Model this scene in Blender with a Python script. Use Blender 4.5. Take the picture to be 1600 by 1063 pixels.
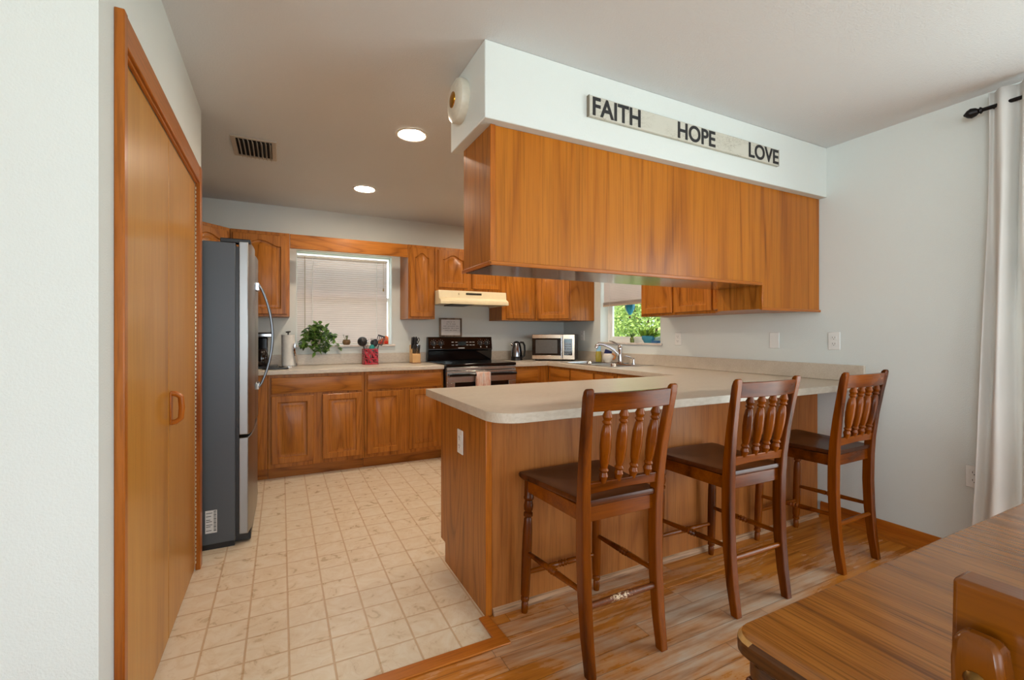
import bpy, bmesh, math, random
from mathutils import Vector, Matrix, Euler
random.seed(7)
PI = math.pi
for o in list(bpy.data.objects): bpy.data.objects.remove(o)
SC = bpy.context.scene
COL = SC.collection

# ------------------------------------------------------------------ camera
cd = bpy.data.cameras.new('camera'); cam = bpy.data.objects.new('camera', cd); COL.objects.link(cam)
CH = 1.206
cam.location = (0, 0, CH); cam.rotation_euler = (PI/2, 0, math.radians(-26.86))
cd.lens = 16.0; cd.sensor_width = 36; cd.shift_y = -0.0048; cd.clip_start = 0.02
SC.camera = cam
# ------------------------------------------------------------------ view
SC.view_settings.view_transform = 'Standard'; SC.view_settings.look = 'None'
SC.view_settings.gamma = 1.0; SC.view_settings.use_curve_mapping = False
SC.view_settings.exposure = 0.66
# ------------------------------------------------------------------ world + lights
w = bpy.data.worlds.new('sky'); SC.world = w; w.use_nodes = True
bg = w.node_tree.nodes['Background']; bg.inputs[0].default_value = (0.80, 0.90, 1.0, 1); bg.inputs[1].default_value = 2.0
def light(name, kind, loc, rot, energy, color, size=None, size_y=None, portal=False, spread=None):
    l = bpy.data.lights.new(name, kind); o = bpy.data.objects.new(name, l); COL.objects.link(o)
    o.location = loc; o.rotation_euler = rot; l.energy = energy; l.color = color
    if kind == 'AREA':
        l.shape = 'RECTANGLE'; l.size = size; l.size_y = size_y
        if portal: l.cycles.is_portal = True
        if spread: l.spread = spread
    return o
s = light('sun', 'SUN', (0, 0, 6), (0, math.radians(-38), math.radians(-12)), 4.0, (1, .95, .86)); s.data.angle = 0.01
# daylight through the big window behind the camera, the patio door on the right and the kitchen windows
light('window_daylight_rear', 'AREA', (0.6, -3.36, 1.45), (PI/2+.30, 0, 0), 32, (.86, .94, 1.0), 3.6, 1.9)
light('window_daylight_left', 'AREA', (-3.36, -2.1, 1.4), (0, -PI/2-.3, 0), 44, (.80, .94, 1.0), 1.8, 2.2, spread=math.radians(110))
light('patio_daylight', 'AREA', (3.42, -0.45, 1.1), (0, PI/2+.3, 0), 34, (.84, .94, 1.0), 2.0, 2.1)

# ================================================================== mesh helpers
class MB:
    def __init__(s): s.bm = bmesh.new()
    def box(s, x0, x1, y0, y1, z0, z1):
        v = [s.bm.verts.new(p) for p in ((x0,y0,z0),(x1,y0,z0),(x1,y1,z0),(x0,y1,z0),(x0,y0,z1),(x1,y0,z1),(x1,y1,z1),(x0,y1,z1))]
        for f in ((3,2,1,0),(4,5,6,7),(0,1,5,4),(1,2,6,5),(2,3,7,6),(3,0,4,7)): s.bm.faces.new([v[i] for i in f])
        return s
    def loops(s, rings, cap=True, closed=True):
        R = [[s.bm.verts.new(p) for p in r] for r in rings]
        n = len(R[0])
        for a, b in zip(R, R[1:]):
            for i in range(n if closed else n-1):
                j = (i+1) % n
                try: s.bm.faces.new((a[i], a[j], b[j], b[i]))
                except ValueError: pass
        if cap and closed:
            for r, rev in ((R[0], True), (R[-1], False)):
                try: s.bm.faces.new(list(reversed(r)) if rev else r)
                except ValueError: pass
        return s
    def tube(s, pts, r, seg=10, cap=True):
        pts = [Vector(p) for p in pts]; n = len(pts)
        rr = r if isinstance(r, (list, tuple)) else [r]*n
        t0 = (pts[1]-pts[0]).normalized()
        up = Vector((0,0,1)) if abs(t0.z) < .9 else Vector((1,0,0))
        nx = t0.cross(up).normalized(); rings = []
        for i, p in enumerate(pts):
            a = pts[max(i-1,0)]; b = pts[min(i+1,n-1)]; t = (b-a)
            t = t.normalized() if t.length > 1e-9 else t0
            nx = (nx - t*nx.dot(t)).normalized(); ny = t.cross(nx)
            rings.append([p + (nx*math.cos(2*PI*k/seg) + ny*math.sin(2*PI*k/seg))*rr[i] for k in range(seg)])
        return s.loops(rings, cap)
    def lathe(s, p0, p1, prof, seg=16):
        p0 = Vector(p0); p1 = Vector(p1); t = (p1-p0).normalized()
        up = Vector((0,0,1)) if abs(t.z) < .9 else Vector((1,0,0))
        nx = t.cross(up).normalized(); ny = t.cross(nx)
        return s.loops([[p0 + (p1-p0)*u + (nx*math.cos(2*PI*k/seg) + ny*math.sin(2*PI*k/seg))*max(r, 1e-5) for k in range(seg)] for u, r in prof])
    def rectsweep(s, pts, half):
        rings = []
        for i, p in enumerate(pts):
            hx, hy = half[i] if isinstance(half, list) else half
            x, y, z = p
            rings.append([(x-hx,y-hy,z),(x+hx,y-hy,z),(x+hx,y+hy,z),(x-hx,y+hy,z)])
        return s.loops(rings)
    def prism(s, poly, a, b, axis='z'):
        def P(q, c):
            return (q[0], q[1], c) if axis == 'z' else ((q[0], c, q[1]) if axis == 'y' else (c, q[0], q[1]))
        A = [s.bm.verts.new(P(q, a)) for q in poly]; B = [s.bm.verts.new(P(q, b)) for q in poly]
        n = len(poly)
        s.bm.faces.new(A); s.bm.faces.new(list(reversed(B)))
        for i in range(n): s.bm.faces.new((A[i], B[i], B[(i+1) % n], A[(i+1) % n]))
        return s
    def ball(s, c, r, seg=14, rings=8):
        r = r if isinstance(r, (list, tuple)) else (r, r, r)
        return s.loops([[(c[0]+r[0]*math.sin(max(a,.02))*math.cos(2*PI*k/seg), c[1]+r[1]*math.sin(max(a,.02))*math.sin(2*PI*k/seg), c[2]+r[2]*math.cos(a)) for k in range(seg)]
                        for a in [PI*min(max(j/rings, .01), .99) for j in range(rings+1)]])
    def quad(s, *p):
        s.bm.faces.new([s.bm.verts.new(q) for q in p]); return s
    def xf(s, m): bmesh.ops.transform(s.bm, matrix=m, verts=s.bm.verts); return s
    def build(s, name, mat, parent=None, bevel=0, seg=2, smooth=True, angle=35, kind=None):
        bmesh.ops.recalc_face_normals(s.bm, faces=s.bm.faces)
        me = bpy.data.meshes.new(name); s.bm.to_mesh(me); s.bm.free()
        for m in (mat if isinstance(mat, (list, tuple)) else [mat]): me.materials.append(m)
        if smooth:
            me.polygons.foreach_set('use_smooth', [True]*len(me.polygons)); me.set_sharp_from_angle(angle=math.radians(angle))
        o = bpy.data.objects.new(name, me); COL.objects.link(o)
        if parent: o.parent = parent
        if kind: o['kind'] = kind
        if bevel:
            b = o.modifiers.new('bevel', 'BEVEL'); b.width = bevel; b.segments = seg; b.limit_method = 'ANGLE'; b.angle_limit = math.radians(40); b.harden_normals = False
        return o
def tag(o, label, cat, group=None, kind=None):
    o['label'] = label; o['category'] = cat
    if group: o['group'] = group
    if kind: o['kind'] = kind
    return o
def thing(name, label, cat, loc=(0,0,0), rz=0, group=None, kind=None):
    o = bpy.data.objects.new(name, None); COL.objects.link(o); o.empty_display_size = .05
    o.location = loc; o.rotation_euler = (0, 0, rz)
    return tag(o, label, cat, group, kind)
def struct(o, label=None):
    o['kind'] = 'structure'
    if label: o['label'] = label
    return o
def sthing(name, loc=(0,0,0), label=None):
    o = bpy.data.objects.new(name, None); COL.objects.link(o); o.location = loc; return struct(o, label)
def dup(o, parent=None, keep=True):
    c = o.copy(); COL.objects.link(c)
    if parent is not None: c.parent = parent
    for ch in list(o.children): dup(ch, c)
    return c

# ================================================================== materials
MATS = {}
class NT:
    def __init__(s, name):
        s.m = bpy.data.materials.new(name); s.m.use_nodes = True; s.t = s.m.node_tree; s.n = s.t.nodes; s.b = s.n['Principled BSDF']
    def node(s, typ, **kw):
        n = s.n.new(typ)
        for k, v in kw.items():
            if k.startswith('i_'):
                key = k[2:]; n.inputs[int(key) if key.isdigit() else key.replace('_', ' ')].default_value = v
            else: setattr(n, k, v)
        return n
    def link(s, a, b): s.t.links.new(a, b)
    def coord(s, kind='Object', scale=(1,1,1), loc=(0,0,0), rot=(0,0,0)):
        tc = s.node('ShaderNodeTexCoord'); mp = s.node('ShaderNodeMapping')
        mp.inputs['Scale'].default_value = scale; mp.inputs['Location'].default_value = loc; mp.inputs['Rotation'].default_value = rot
        s.link(tc.outputs[kind], mp.inputs['Vector']); return mp.outputs[0]
    def noise(s, vec, scale, detail=3, rough=.5, dist=0):
        n = s.node('ShaderNodeTexNoise'); n.inputs['Scale'].default_value = scale; n.inputs['Detail'].default_value = detail
        n.inputs['Roughness'].default_value = rough; n.inputs['Distortion'].default_value = dist
        if vec: s.link(vec, n.inputs['Vector'])
        return n.outputs[0]
    def ramp(s, fac, stops, interp='LINEAR'):
        r = s.node('ShaderNodeValToRGB'); e = r.color_ramp.elements; r.color_ramp.interpolation = interp
        while len(e) < len(stops): e.new(.5)
        for i, (p, c) in enumerate(stops):
            e[i].position = p; e[i].color = (*c, 1) if len(c) == 3 else c
        s.link(fac, r.inputs[0]); return r.outputs[0]
    def mix(s, fac, a, b, mode='MIX'):
        m = s.node('ShaderNodeMix', data_type='RGBA', blend_type=mode)
        for v, i in ((fac, 0), (a, 6), (b, 7)):
            if isinstance(v, (int, float)): m.inputs[i].default_value = v
            elif isinstance(v, tuple): m.inputs[i].default_value = (*v, 1) if len(v) == 3 else v
            else: s.link(v, m.inputs[i])
        return m.outputs[2]
    def math(s, op, a, b=None):
        m = s.node('ShaderNodeMath', operation=op)
        for i, v in enumerate((a, b)):
            if v is None: continue
            if isinstance(v, (int, float)): m.inputs[i].default_value = v
            else: s.link(v, m.inputs[i])
        return m.outputs[0]
    def bump(s, h, strength=.2, dist=.01):
        b = s.node('ShaderNodeBump'); b.inputs['Strength'].default_value = strength; b.inputs['Distance'].default_value = dist
        s.link(h, b.inputs['Height']); s.link(b.outputs[0], s.b.inputs['Normal'])
    def rnd(s, vec, amt=7.0):
        oi = s.node('ShaderNodeObjectInfo'); c = s.node('ShaderNodeVectorMath', operation='SCALE')
        cb = s.node('ShaderNodeCombineXYZ'); s.link(oi.outputs['Random'], cb.inputs[0]); s.link(oi.outputs['Random'], cb.inputs[1]); s.link(oi.outputs['Random'], cb.inputs[2])
        s.link(cb.outputs[0], c.inputs[0]); c.inputs['Scale'].default_value = amt
        a = s.node('ShaderNodeVectorMath', operation='ADD'); s.link(vec, a.inputs[0]); s.link(c.outputs[0], a.inputs[1]); return a.outputs[0]
    def set(s, color=None, rough=None, metal=None, spec=None, **kw):
        if color is not None:
            if isinstance(color, tuple): s.b.inputs['Base Color'].default_value = (*color, 1)
            else: s.link(color, s.b.inputs['Base Color'])
        if rough is not None:
            if isinstance(rough, (int, float)): s.b.inputs['Roughness'].default_value = rough
            else: s.link(rough, s.b.inputs['Roughness'])
        if metal is not None: s.b.inputs['Metallic'].default_value = metal
        if spec is not None: s.b.inputs['Specular IOR Level'].default_value = spec
        for k, v in kw.items(): s.b.inputs[k.replace('_', ' ')].default_value = v
        return s.m
def lin(r, g, b): 
    f = lambda c: (c/255/12.92) if c/255 <= .04045 else ((c/255+.055)/1.055)**2.4
    return (f(r), f(g), f(b))
def plain(name, rgb, rough=.5, metal=0, spec=.5, noise=.06, nscale=40, bump=0, **kw):
    if name in MATS: return MATS[name]
    t = NT(name); v = t.rnd(t.coord('Object')); n = t.noise(v, nscale, 3)
    c = lin(*rgb)
    col = t.ramp(n, [(.3, tuple(x*(1-noise) for x in c)), (.7, tuple(min(1, x*(1+noise)) for x in c))])
    t.set(col, rough, metal, spec, **kw)
    if bump: t.bump(t.noise(v, nscale*4, 2), bump, .002)
    MATS[name] = t.m; return t.m
def wood(name, dark, mid, light_, axis='Z', rough=.35, grain=1.0, coat=.0, pore=.5, ring=9, vary=.25, world=False, stretch=.09, contrast=.5):
    key = f'{name}_{axis}'
    if key in MATS: return MATS[key]
    t = NT(key); k = stretch
    sc = {'X': (k,1,1), 'Y': (1,k,1), 'Z': (1,1,k)}[axis]
    base = t.coord('Object', scale=sc)
    v = t.rnd(base, 9.0)
    big = t.noise(v, 2.2*grain, 2, .5, .3)
    # cathedral rings: distorted bands across the grain
    rg = t.math('FRACT', t.math('MULTIPLY', big, ring*1.0))
    rg = t.math('ABSOLUTE', t.math('SUBTRACT', rg, .5))
    rings = t.ramp(t.math('MULTIPLY', rg, 2.0), [(.0, (.0,)*3), (.35, (.75,)*3), (1, (1,)*3)])
    fine = t.node('ShaderNodeMapping'); 
    fine.inputs['Scale'].default_value = {'X': (.35,1,1), 'Y': (1,.35,1), 'Z': (1,1,.35)}[axis]; t.link(v, fine.inputs['Vector'])
    fn = t.noise(fine.outputs[0], 150*grain, 3, .65)
    md = t.noise(v, 26*grain, 3, .55)
    fac = t.math('ADD', t.math('MULTIPLY', rings, contrast), t.math('MULTIPLY', md, 1-contrast))
    c = t.ramp(fac, [(.18, lin(*dark)), (.45, lin(*mid)), (.85, lin(*light_))])
    pf = t.ramp(fn, [(.36, (1-pore,)*3), (.52, (1,1,1))])
    c = t.mix(1.0, c, pf, 'MULTIPLY')
    oi = t.node('ShaderNodeObjectInfo')
    br = t.ramp(oi.outputs['Random'], [(0, (1-vary*.5,)*3), (1, (1,1,1))])
    c = t.mix(1.0, c, br, 'MULTIPLY')
    t.set(c, rough, spec=.25, Coat_Weight=coat, Coat_Roughness=.15)
    t.bump(fn, .12, .001)
    MATS[key] = t.m; return t.m
def oak(a='Z'): return wood('oak', (134,76,18), (168,100,30), (186,116,42), a, .36, 1.0, .08, .27, 26, .16, contrast=.45)
def oakply(a='Z'): return wood('oak_ply', (140,74,12), (174,100,20), (188,114,30), a, .34, .8, .10, .25, 14, .04, stretch=.05, contrast=.35)
def oakpen(a='Z'): return wood('oak_panel', (138,78,30), (162,96,42), (174,108,52), a, .42, .9, .05, .22, 12, .05, contrast=.3)
def casing(a='Z'): return wood('casing', (138,66,8), (172,90,18), (192,112,34), a, .32, 1.3, .2, .25, 4)
def birch(a='Z'): return wood('birch', (158,102,32), (182,124,46), (196,140,62), a, .33, .8, .15, .10, 3, .02, contrast=.35)
def cherry(a='Z'): return wood('cherry', (62,24,0), (104,46,0), (140,70,4), a, .22, 1.2, .0, .22, 3, .12)
def seatwood(a='X'): return wood('seat_wood', (48,20,4), (76,34,8), (104,52,16), a, .27, 1.2, .12, .22, 3, .1)
def tablewood(a='X'): return wood('table_wood', (66,38,18), (142,86,32), (176,114,48), a, .24, 1.7, .15, .45, 5, .02, stretch=.06, contrast=.25)
def chairwood(a='Y'): return wood('chair_wood', (56,25,0), (96,48,2), (126,68,8), a, .25, 1.2, .25, .2, 3, .05)

def wallmat(name, rgb, bump=.35, scale=190):
    t = NT(name); v = t.coord('Object'); n = t.noise(v, scale, 3, .55)
    b = t.noise(v, 1.3, 2); c = lin(*rgb)
    t.set(t.ramp(b, [(.3, tuple(x*.97 for x in c)), (.7, c)]), .75, spec=.25); t.bump(n, bump, .004); return t.m
M_WALL = wallmat('wall_paint', (220,225,221)); M_CEIL = wallmat('ceiling_paint', (216,219,220), .5, 130)
M_BACKWALL = M_WALL
def lam():
    t = NT('laminate'); v = t.coord('Object', scale=(.35,1.3,1)); a = t.noise(v, 9, 4, .6, .4); f = t.noise(t.coord('Object', scale=(.4,2.5,1)), 90, 2)
    c = t.ramp(a, [(.3, lin(192,178,158)), (.7, lin(206,194,176))]); c = t.mix(.25, c, t.ramp(f, [(.4, lin(180,168,152)), (.6, lin(214,206,194))]))
    t.set(c, t.ramp(a, [(.2,(.27,)*3), (.8,(.36,)*3)]), spec=.5); return t.m
M_LAM = lam()
def vinyl():
    t = NT('vinyl_tile'); v = t.coord('Object', loc=(-.025+.149*4, -1.788+.149*6, 0))
    sx = t.node('ShaderNodeSeparateXYZ'); t.link(v, sx.inputs[0])
    lines = []; ids = []
    for ax in (0, 1):
        q = t.math('DIVIDE', sx.outputs[ax], .149); fr = t.math('FRACT', q); ids.append(t.math('FLOOR', q))
        lines.append(t.math('MINIMUM', fr, t.math('SUBTRACT', 1.0, fr)))
    ln = t.math('MINIMUM', lines[0], lines[1])
    cb = t.node('ShaderNodeCombineXYZ'); t.link(ids[0], cb.inputs[0]); t.link(ids[1], cb.inputs[1])
    wn = t.node('ShaderNodeTexWhiteNoise'); t.link(cb.outputs[0], wn.inputs[0])
    off = t.node('ShaderNodeVectorMath', operation='SCALE'); t.link(wn.outputs['Color'], off.inputs[0]); off.inputs['Scale'].default_value = 20
    ad = t.node('ShaderNodeVectorMath', operation='ADD'); t.link(v, ad.inputs[0]); t.link(off.outputs[0], ad.inputs[1])
    marble = t.noise(ad.outputs[0], 10, 5, .6, 1.6)
    c = t.ramp(marble, [(.30, lin(218,196,164)), (.46, lin(226,208,180)), (.62, lin(232,218,195))])
    vein = t.math('ABSOLUTE', t.math('SUBTRACT', t.noise(ad.outputs[0], 6, 3, .5, 1.0), .5))
    c = t.mix(t.ramp(vein, [(0, (.22,)*3), (.008, (0,)*3)]), c, lin(186,150,106))
    g = t.ramp(ln, [(.0, (1,)*3), (.018, (1,)*3), (.034, (0,)*3)])
    c = t.mix(t.math('MULTIPLY', g, .75), c, lin(196,160,118))
    t.set(c, t.ramp(marble, [(.3,(.26,)*3), (.7,(.34,)*3)]), spec=.5)
    h = t.math('SUBTRACT', marble, t.math('MULTIPLY', g, 1.5)); t.bump(h, .25, .0015); return t.m
def plankfloor():
    t = NT('plank_floor'); PW = .083
    v = t.coord('Object'); sx = t.node('ShaderNodeSeparateXYZ'); t.link(v, sx.inputs[0])
    q = t.math('DIVIDE', t.math('ADD', sx.outputs[1], 8.0), PW); row = t.math('FLOOR', q); fr = t.math('FRACT', q)
    wr = t.node('ShaderNodeTexWhiteNoise', noise_dimensions='1D'); t.link(row, wr.inputs['W'])
    xs = t.math('ADD', t.math('ADD', sx.outputs[0], 20.0), t.math('MULTIPLY', wr.outputs['Value'], 3.1))
    xq = t.math('DIVIDE', xs, .92); col = t.math('FLOOR', xq); xf = t.math('FRACT', xq)
    e1 = t.math('MINIMUM', fr, t.math('SUBTRACT', 1.0, fr)); e2 = t.math('MULTIPLY', t.math('MINIMUM', xf, t.math('SUBTRACT', 1.0, xf)), .92/PW)
    ed = t.math('MINIMUM', e1, e2)
    cb = t.node('ShaderNodeCombineXYZ'); t.link(row, cb.inputs[0]); t.link(col, cb.inputs[1])
    wn = t.node('ShaderNodeTexWhiteNoise'); t.link(cb.outputs[0], wn.inputs[0])
    off = t.node('ShaderNodeVectorMath', operation='SCALE'); t.link(wn.outputs['Color'], off.inputs[0]); off.inputs['Scale'].default_value = 9
    mp = t.node('ShaderNodeMapping'); mp.inputs['Scale'].default_value = (.07,1,1); t.link(v, mp.inputs['Vector'])
    ad = t.node('ShaderNodeVectorMath', operation='ADD'); t.link(mp.outputs[0], ad.inputs[0]); t.link(off.outputs[0], ad.inputs[1])
    gr = t.noise(ad.outputs[0], 34, 4, .6, .4)
    c = t.ramp(gr, [(.28, lin(148,86,28)), (.5, lin(192,118,42)), (.75, lin(208,138,60))])
    bare = t.ramp(gr, [(.25, lin(160,136,114)), (.5, lin(192,170,148)), (.8, lin(208,192,172))])
    # worn-through finish: patches stretched along the boards, strongest where the stools are dragged
    wv = t.coord('Object', scale=(.5,1.5,1), loc=(.37,.9,0))
    wear = t.noise(wv, 2.6, 6, .68, .5)
    tile = t.math('MULTIPLY', wn.outputs['Value'], .12)
    dx = t.math('SUBTRACT', sx.outputs[0], 1.45); dy = t.math('SUBTRACT', sx.outputs[1], 1.2)
    r2 = t.math('ADD', t.math('MULTIPLY', t.math('MULTIPLY', dx, dx), .30), t.math('MULTIPLY', t.math('MULTIPLY', dy, dy), 1.5))
    zone = t.math('SUBTRACT', .12, t.math('MULTIPLY', r2, .22))
    wf = t.math('ADD', t.math('ADD', t.math('ADD', wear, tile), zone), t.math('MULTIPLY', t.math('SUBTRACT', gr, .5), .32))
    wm = t.ramp(wf, [(.56, (0,)*3), (.84, (.95,)*3)])
    c = t.mix(wm, c, bare)
    seam = t.ramp(ed, [(0, (.42,)*3), (.03, (1,)*3)])
    c = t.mix(1.0, c, seam, 'MULTIPLY')
    t.set(c, t.ramp(wm, [(0,(.24,)*3), (1,(.5,)*3)]), spec=.5)
    t.bump(t.math('MINIMUM', t.math('MULTIPLY', ed, 12.0), 1.0), .3, .0012); return t.m
M_VINYL = vinyl(); M_PLANK = plankfloor()
def steel(name='brushed_steel', rgb=(150,150,148), rough=.34, axis=(.3,.3,9)):
    if name in MATS: return MATS[name]
    t = NT(name); v = t.coord('Object', scale=axis); n = t.noise(v, 30, 2)
    t.set(lin(*rgb), t.math('ADD', rough-.03, t.math('MULTIPLY', n, .06)), 1.0); MATS[name] = t.m; return t.m
M_STEEL = steel(axis=(9,9,.3)); M_CHROME = plain('chrome', (215,215,218), .08, 1.0, noise=.01)
M_BLACK = plain('black_plastic', (22,22,24), .32); M_BLACKG = plain('black_gloss', (12,12,14), .07, noise=.02)
M_DKGREY = plain('fridge_side_grey', (84,90,96), .42, .25, noise=.03, nscale=300)
M_WHITE = plain('white_plastic', (232,232,228), .35, noise=.02); M_OFFW = plain('off_white_paint', (224,222,214), .5)
M_CREAM = plain('cream_enamel', (226,212,176), .3, noise=.02)
M_IVORY = plain('ivory_plastic', (222,218,206), .4, noise=.02)
M_BRASS = plain('brass', (190,140,50), .2, 1.0); M_DARK = plain('dark_void', (14,12,11), .9)
M_IRON = plain('black_iron', (26,24,24), .4, .6)
M_VENT = plain('vent_paint', (190,180,166), .5, noise=.03)
def blindmat(name, rgb, tl=.18):
    t = NT(name); v = t.coord('Object'); n = t.noise(v, 2.5, 2)
    c = t.ramp(n, [(.35, lin(*rgb)), (.65, lin(*[min(255, x+8) for x in rgb]))])
    d = t.node('ShaderNodeBsdfTranslucent'); t.link(c, d.inputs[0]); mx = t.node('ShaderNodeMixShader'); mx.inputs[0].default_value = tl
    t.set(c, .45); out = t.n['Material Output']; t.link(t.b.outputs[0], mx.inputs[1]); t.link(d.outputs[0], mx.inputs[2]); t.link(mx.outputs[0], out.inputs[0]); return t.m
M_BLIND = blindmat('blind_slat', (208,196,190))
M_CURTAIN = blindmat('curtain_cloth', (236,234,230), .35)
def glassmat():
    t = NT('window_glass'); tr = t.node('ShaderNodeBsdfTransparent'); gl = t.node('ShaderNodeBsdfGlossy'); gl.inputs['Roughness'].default_value = .02
    tr.inputs[0].default_value = (.96,.98,.97,1); fz = t.node('ShaderNodeLayerWeight'); fz.inputs[0].default_value = .5; fzz = t.math('MULTIPLY', t.math('POWER', fz.outputs['Facing'], 3.0), .35)
    mx = t.node('ShaderNodeMixShader'); t.link(fzz, mx.inputs[0]); t.link(tr.outputs[0], mx.inputs[1]); t.link(gl.outputs[0], mx.inputs[2])
    t.link(mx.outputs[0], t.n['Material Output'].inputs[0]); return t.m
M_GLASS = glassmat()
def emit(name, rgb, strength):
    t = NT(name); e = t.node('ShaderNodeEmission'); e.inputs[0].default_value = (*rgb, 1); e.inputs[1].default_value = strength
    t.link(e.outputs[0], t.n['Material Output'].inputs[0]); return t.m
M_LAMP = emit('lamp_diffuser', (1.0, .84, .66), 115.0)
def leafmat(name, a, b, rough=.4):
    t = NT(name); v = t.coord('Object'); n = t.noise(v, 14, 2)
    g = t.node('ShaderNodeNewGeometry'); f = t.math('ADD', t.math('MULTIPLY', g.outputs['Random Per Island'], .75), t.math('MULTIPLY', n, .25))
    c = t.ramp(f, [(.1, lin(*a)), (.85, lin(*b))])
    d = t.node('ShaderNodeBsdfTranslucent'); t.link(c, d.inputs[0]); mx = t.node('ShaderNodeMixShader'); mx.inputs[0].default_value = .3
    t.set(c, rough); t.link(t.b.outputs[0], mx.inputs[1]); t.link(d.outputs[0], mx.inputs[2]); t.link(mx.outputs[0], t.n['Material Output'].inputs[0]); return t.m
M_LEAF = leafmat('pothos_leaf', (30,58,20), (110,150,62)); M_BUSH = leafmat('bush_leaf', (84,120,50), (196,214,120), .5)
M_JADE = leafmat('succulent_leaf', (52,78,40), (112,138,84)); M_BARK = plain('bark', (92,76,58), .85, bump=.5)

# ================================================================== room shell
H = 2.44; YB = 4.88; XR = 3.21
def wall_tiles(mb, axis, c0, c1, u0, u1, z0, z1, holes):
    """solid wall slab, thickness c0..c1 on the normal axis, spanning u0..u1, with rectangular openings"""
    us = sorted({u0, u1, *[h[0] for h in holes], *[h[1] for h in holes]}); zs = sorted({z0, z1, *[h[2] for h in holes], *[h[3] for h in holes]})
    for a, b in zip(us, us[1:]):
        for c, d in zip(zs, zs[1:]):
            um, zm = (a+b)/2, (c+d)/2
            if any(h[0] < um < h[1] and h[2] < zm < h[3] for h in holes): continue
            if axis == 'x': mb.box(c0, c1, a, b, c, d)
            else: mb.box(a, b, c0, c1, c, d)
    bmesh.ops.remove_doubles(mb.bm, verts=mb.bm.verts, dist=1e-5)
    dead = {}
    for f in mb.bm.faces: dead.setdefault(tuple(sorted(v.index for v in f.verts)), []).append(f)
    mb.bm.verts.index_update(); dead = {}
    for f in mb.bm.faces: dead.setdefault(tuple(sorted(v.index for v in f.verts)), []).append(f)
    bmesh.ops.delete(mb.bm, geom=[f for fs in dead.values() if len(fs) > 1 for f in fs], context='FACES_ONLY')
    return mb
W1 = (.128, 1.044, 1.10, 2.03); W2 = (3.22, 4.13, 1.12, 2.03); SL = (-1.45, .74, 0.02, 2.06)
struct(wall_tiles(MB(), 'y', YB, YB+.16, -1.15, XR+.2, 0, H, [W1]).build('wall_back', M_BACKWALL, smooth=False))
struct(wall_tiles(MB(), 'x', XR, XR+.16, -3.4, YB, 0, H, [W2, SL]).build('wall_right', M_WALL, smooth=False))
# pantry block: its kitchen side carries the bifold door, its front faces the dining room
pm = MB(); wall_tiles(pm, 'x', -.51, -.395, 1.435, 3.01, 0, H, [(1.585, 2.81, 0, 1.985)])
struct(pm.build('wall_left', M_WALL, smooth=False))
struct(MB().box(-3.4, -.51, 1.435, 1.55, 0, H).build('wall_dining_left', M_WALL, smooth=False))
struct(MB().box(-1.12, -.51, 2.90, 3.01, 0, H).build('wall_pantry_end', M_WALL, smooth=False))
struct(MB().box(-1.15, -1.0, 1.55, 2.90, 0, H).box(-1.15, -1.0, 3.01, YB, 0, H).build('wall_kitchen_left', M_WALL, smooth=False))
struct(wall_tiles(MB(), 'y', -3.56, -3.4, -3.56, XR+.16, 0, H, [(-1.2, 2.4, .5, 2.4)]).build('wall_front', M_WALL, smooth=False))
struct(wall_tiles(MB(), 'x', -3.56, -3.4, -3.4, 1.55, 0, H, [(-3.2, -1.0, .5, 2.3)]).build('wall_outer_left', M_WALL, smooth=False))
struct(MB().box(-3.7, XR+.45, -3.7, YB+.35, H, H+.14).build('ceiling', M_CEIL, smooth=False))
struct(MB().box(-1.0, XR, 1.60, YB, -.05, .0).build('floor', M_VINYL, smooth=False), 'cream vinyl kitchen floor in a marbled square tile pattern')
struct(MB().box(-3.4, XR, -3.4, 1.60, -.05, .0).box(.79, XR, 1.60, 1.79, 0, .0015).build('floor', M_PLANK, smooth=False), 'worn orange and grey wood plank floor of the dining area')
# wood strip where vinyl meets planks
struct(MB().prism([(-.39,1.585),(.80,1.585),(.80,1.62),(.79,1.785),(.745,1.785),(.745,1.645),(-.39,1.645)], 0, .009).build('trim_1', casing('X'), bevel=.004), 'wooden threshold strip between vinyl and planks')
# soffit
struct(MB().box(.755, XR, 1.74, 2.167, 2.114, H).build('trim_2', M_WALL, bevel=.004), 'white boxed soffit above the hanging oak cabinet')
# baseboard right
bb = sthing('baseboard_right', (0,0,0), 'orange stained wood baseboard along the white right wall')
MB().prism([(XR, 0), (XR-.014, 0), (XR-.014, .088), (XR-.006, .10), (XR, .10)], .76, 1.775, 'y').build('board', casing('Y'), bb)
MB().prism([(XR-.014, 0), (XR-.032, 0), (XR-.028, .012), (XR-.014, .02)], .76, 1.775, 'y').build('shoe_molding', casing('Y'), bb)

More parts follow.
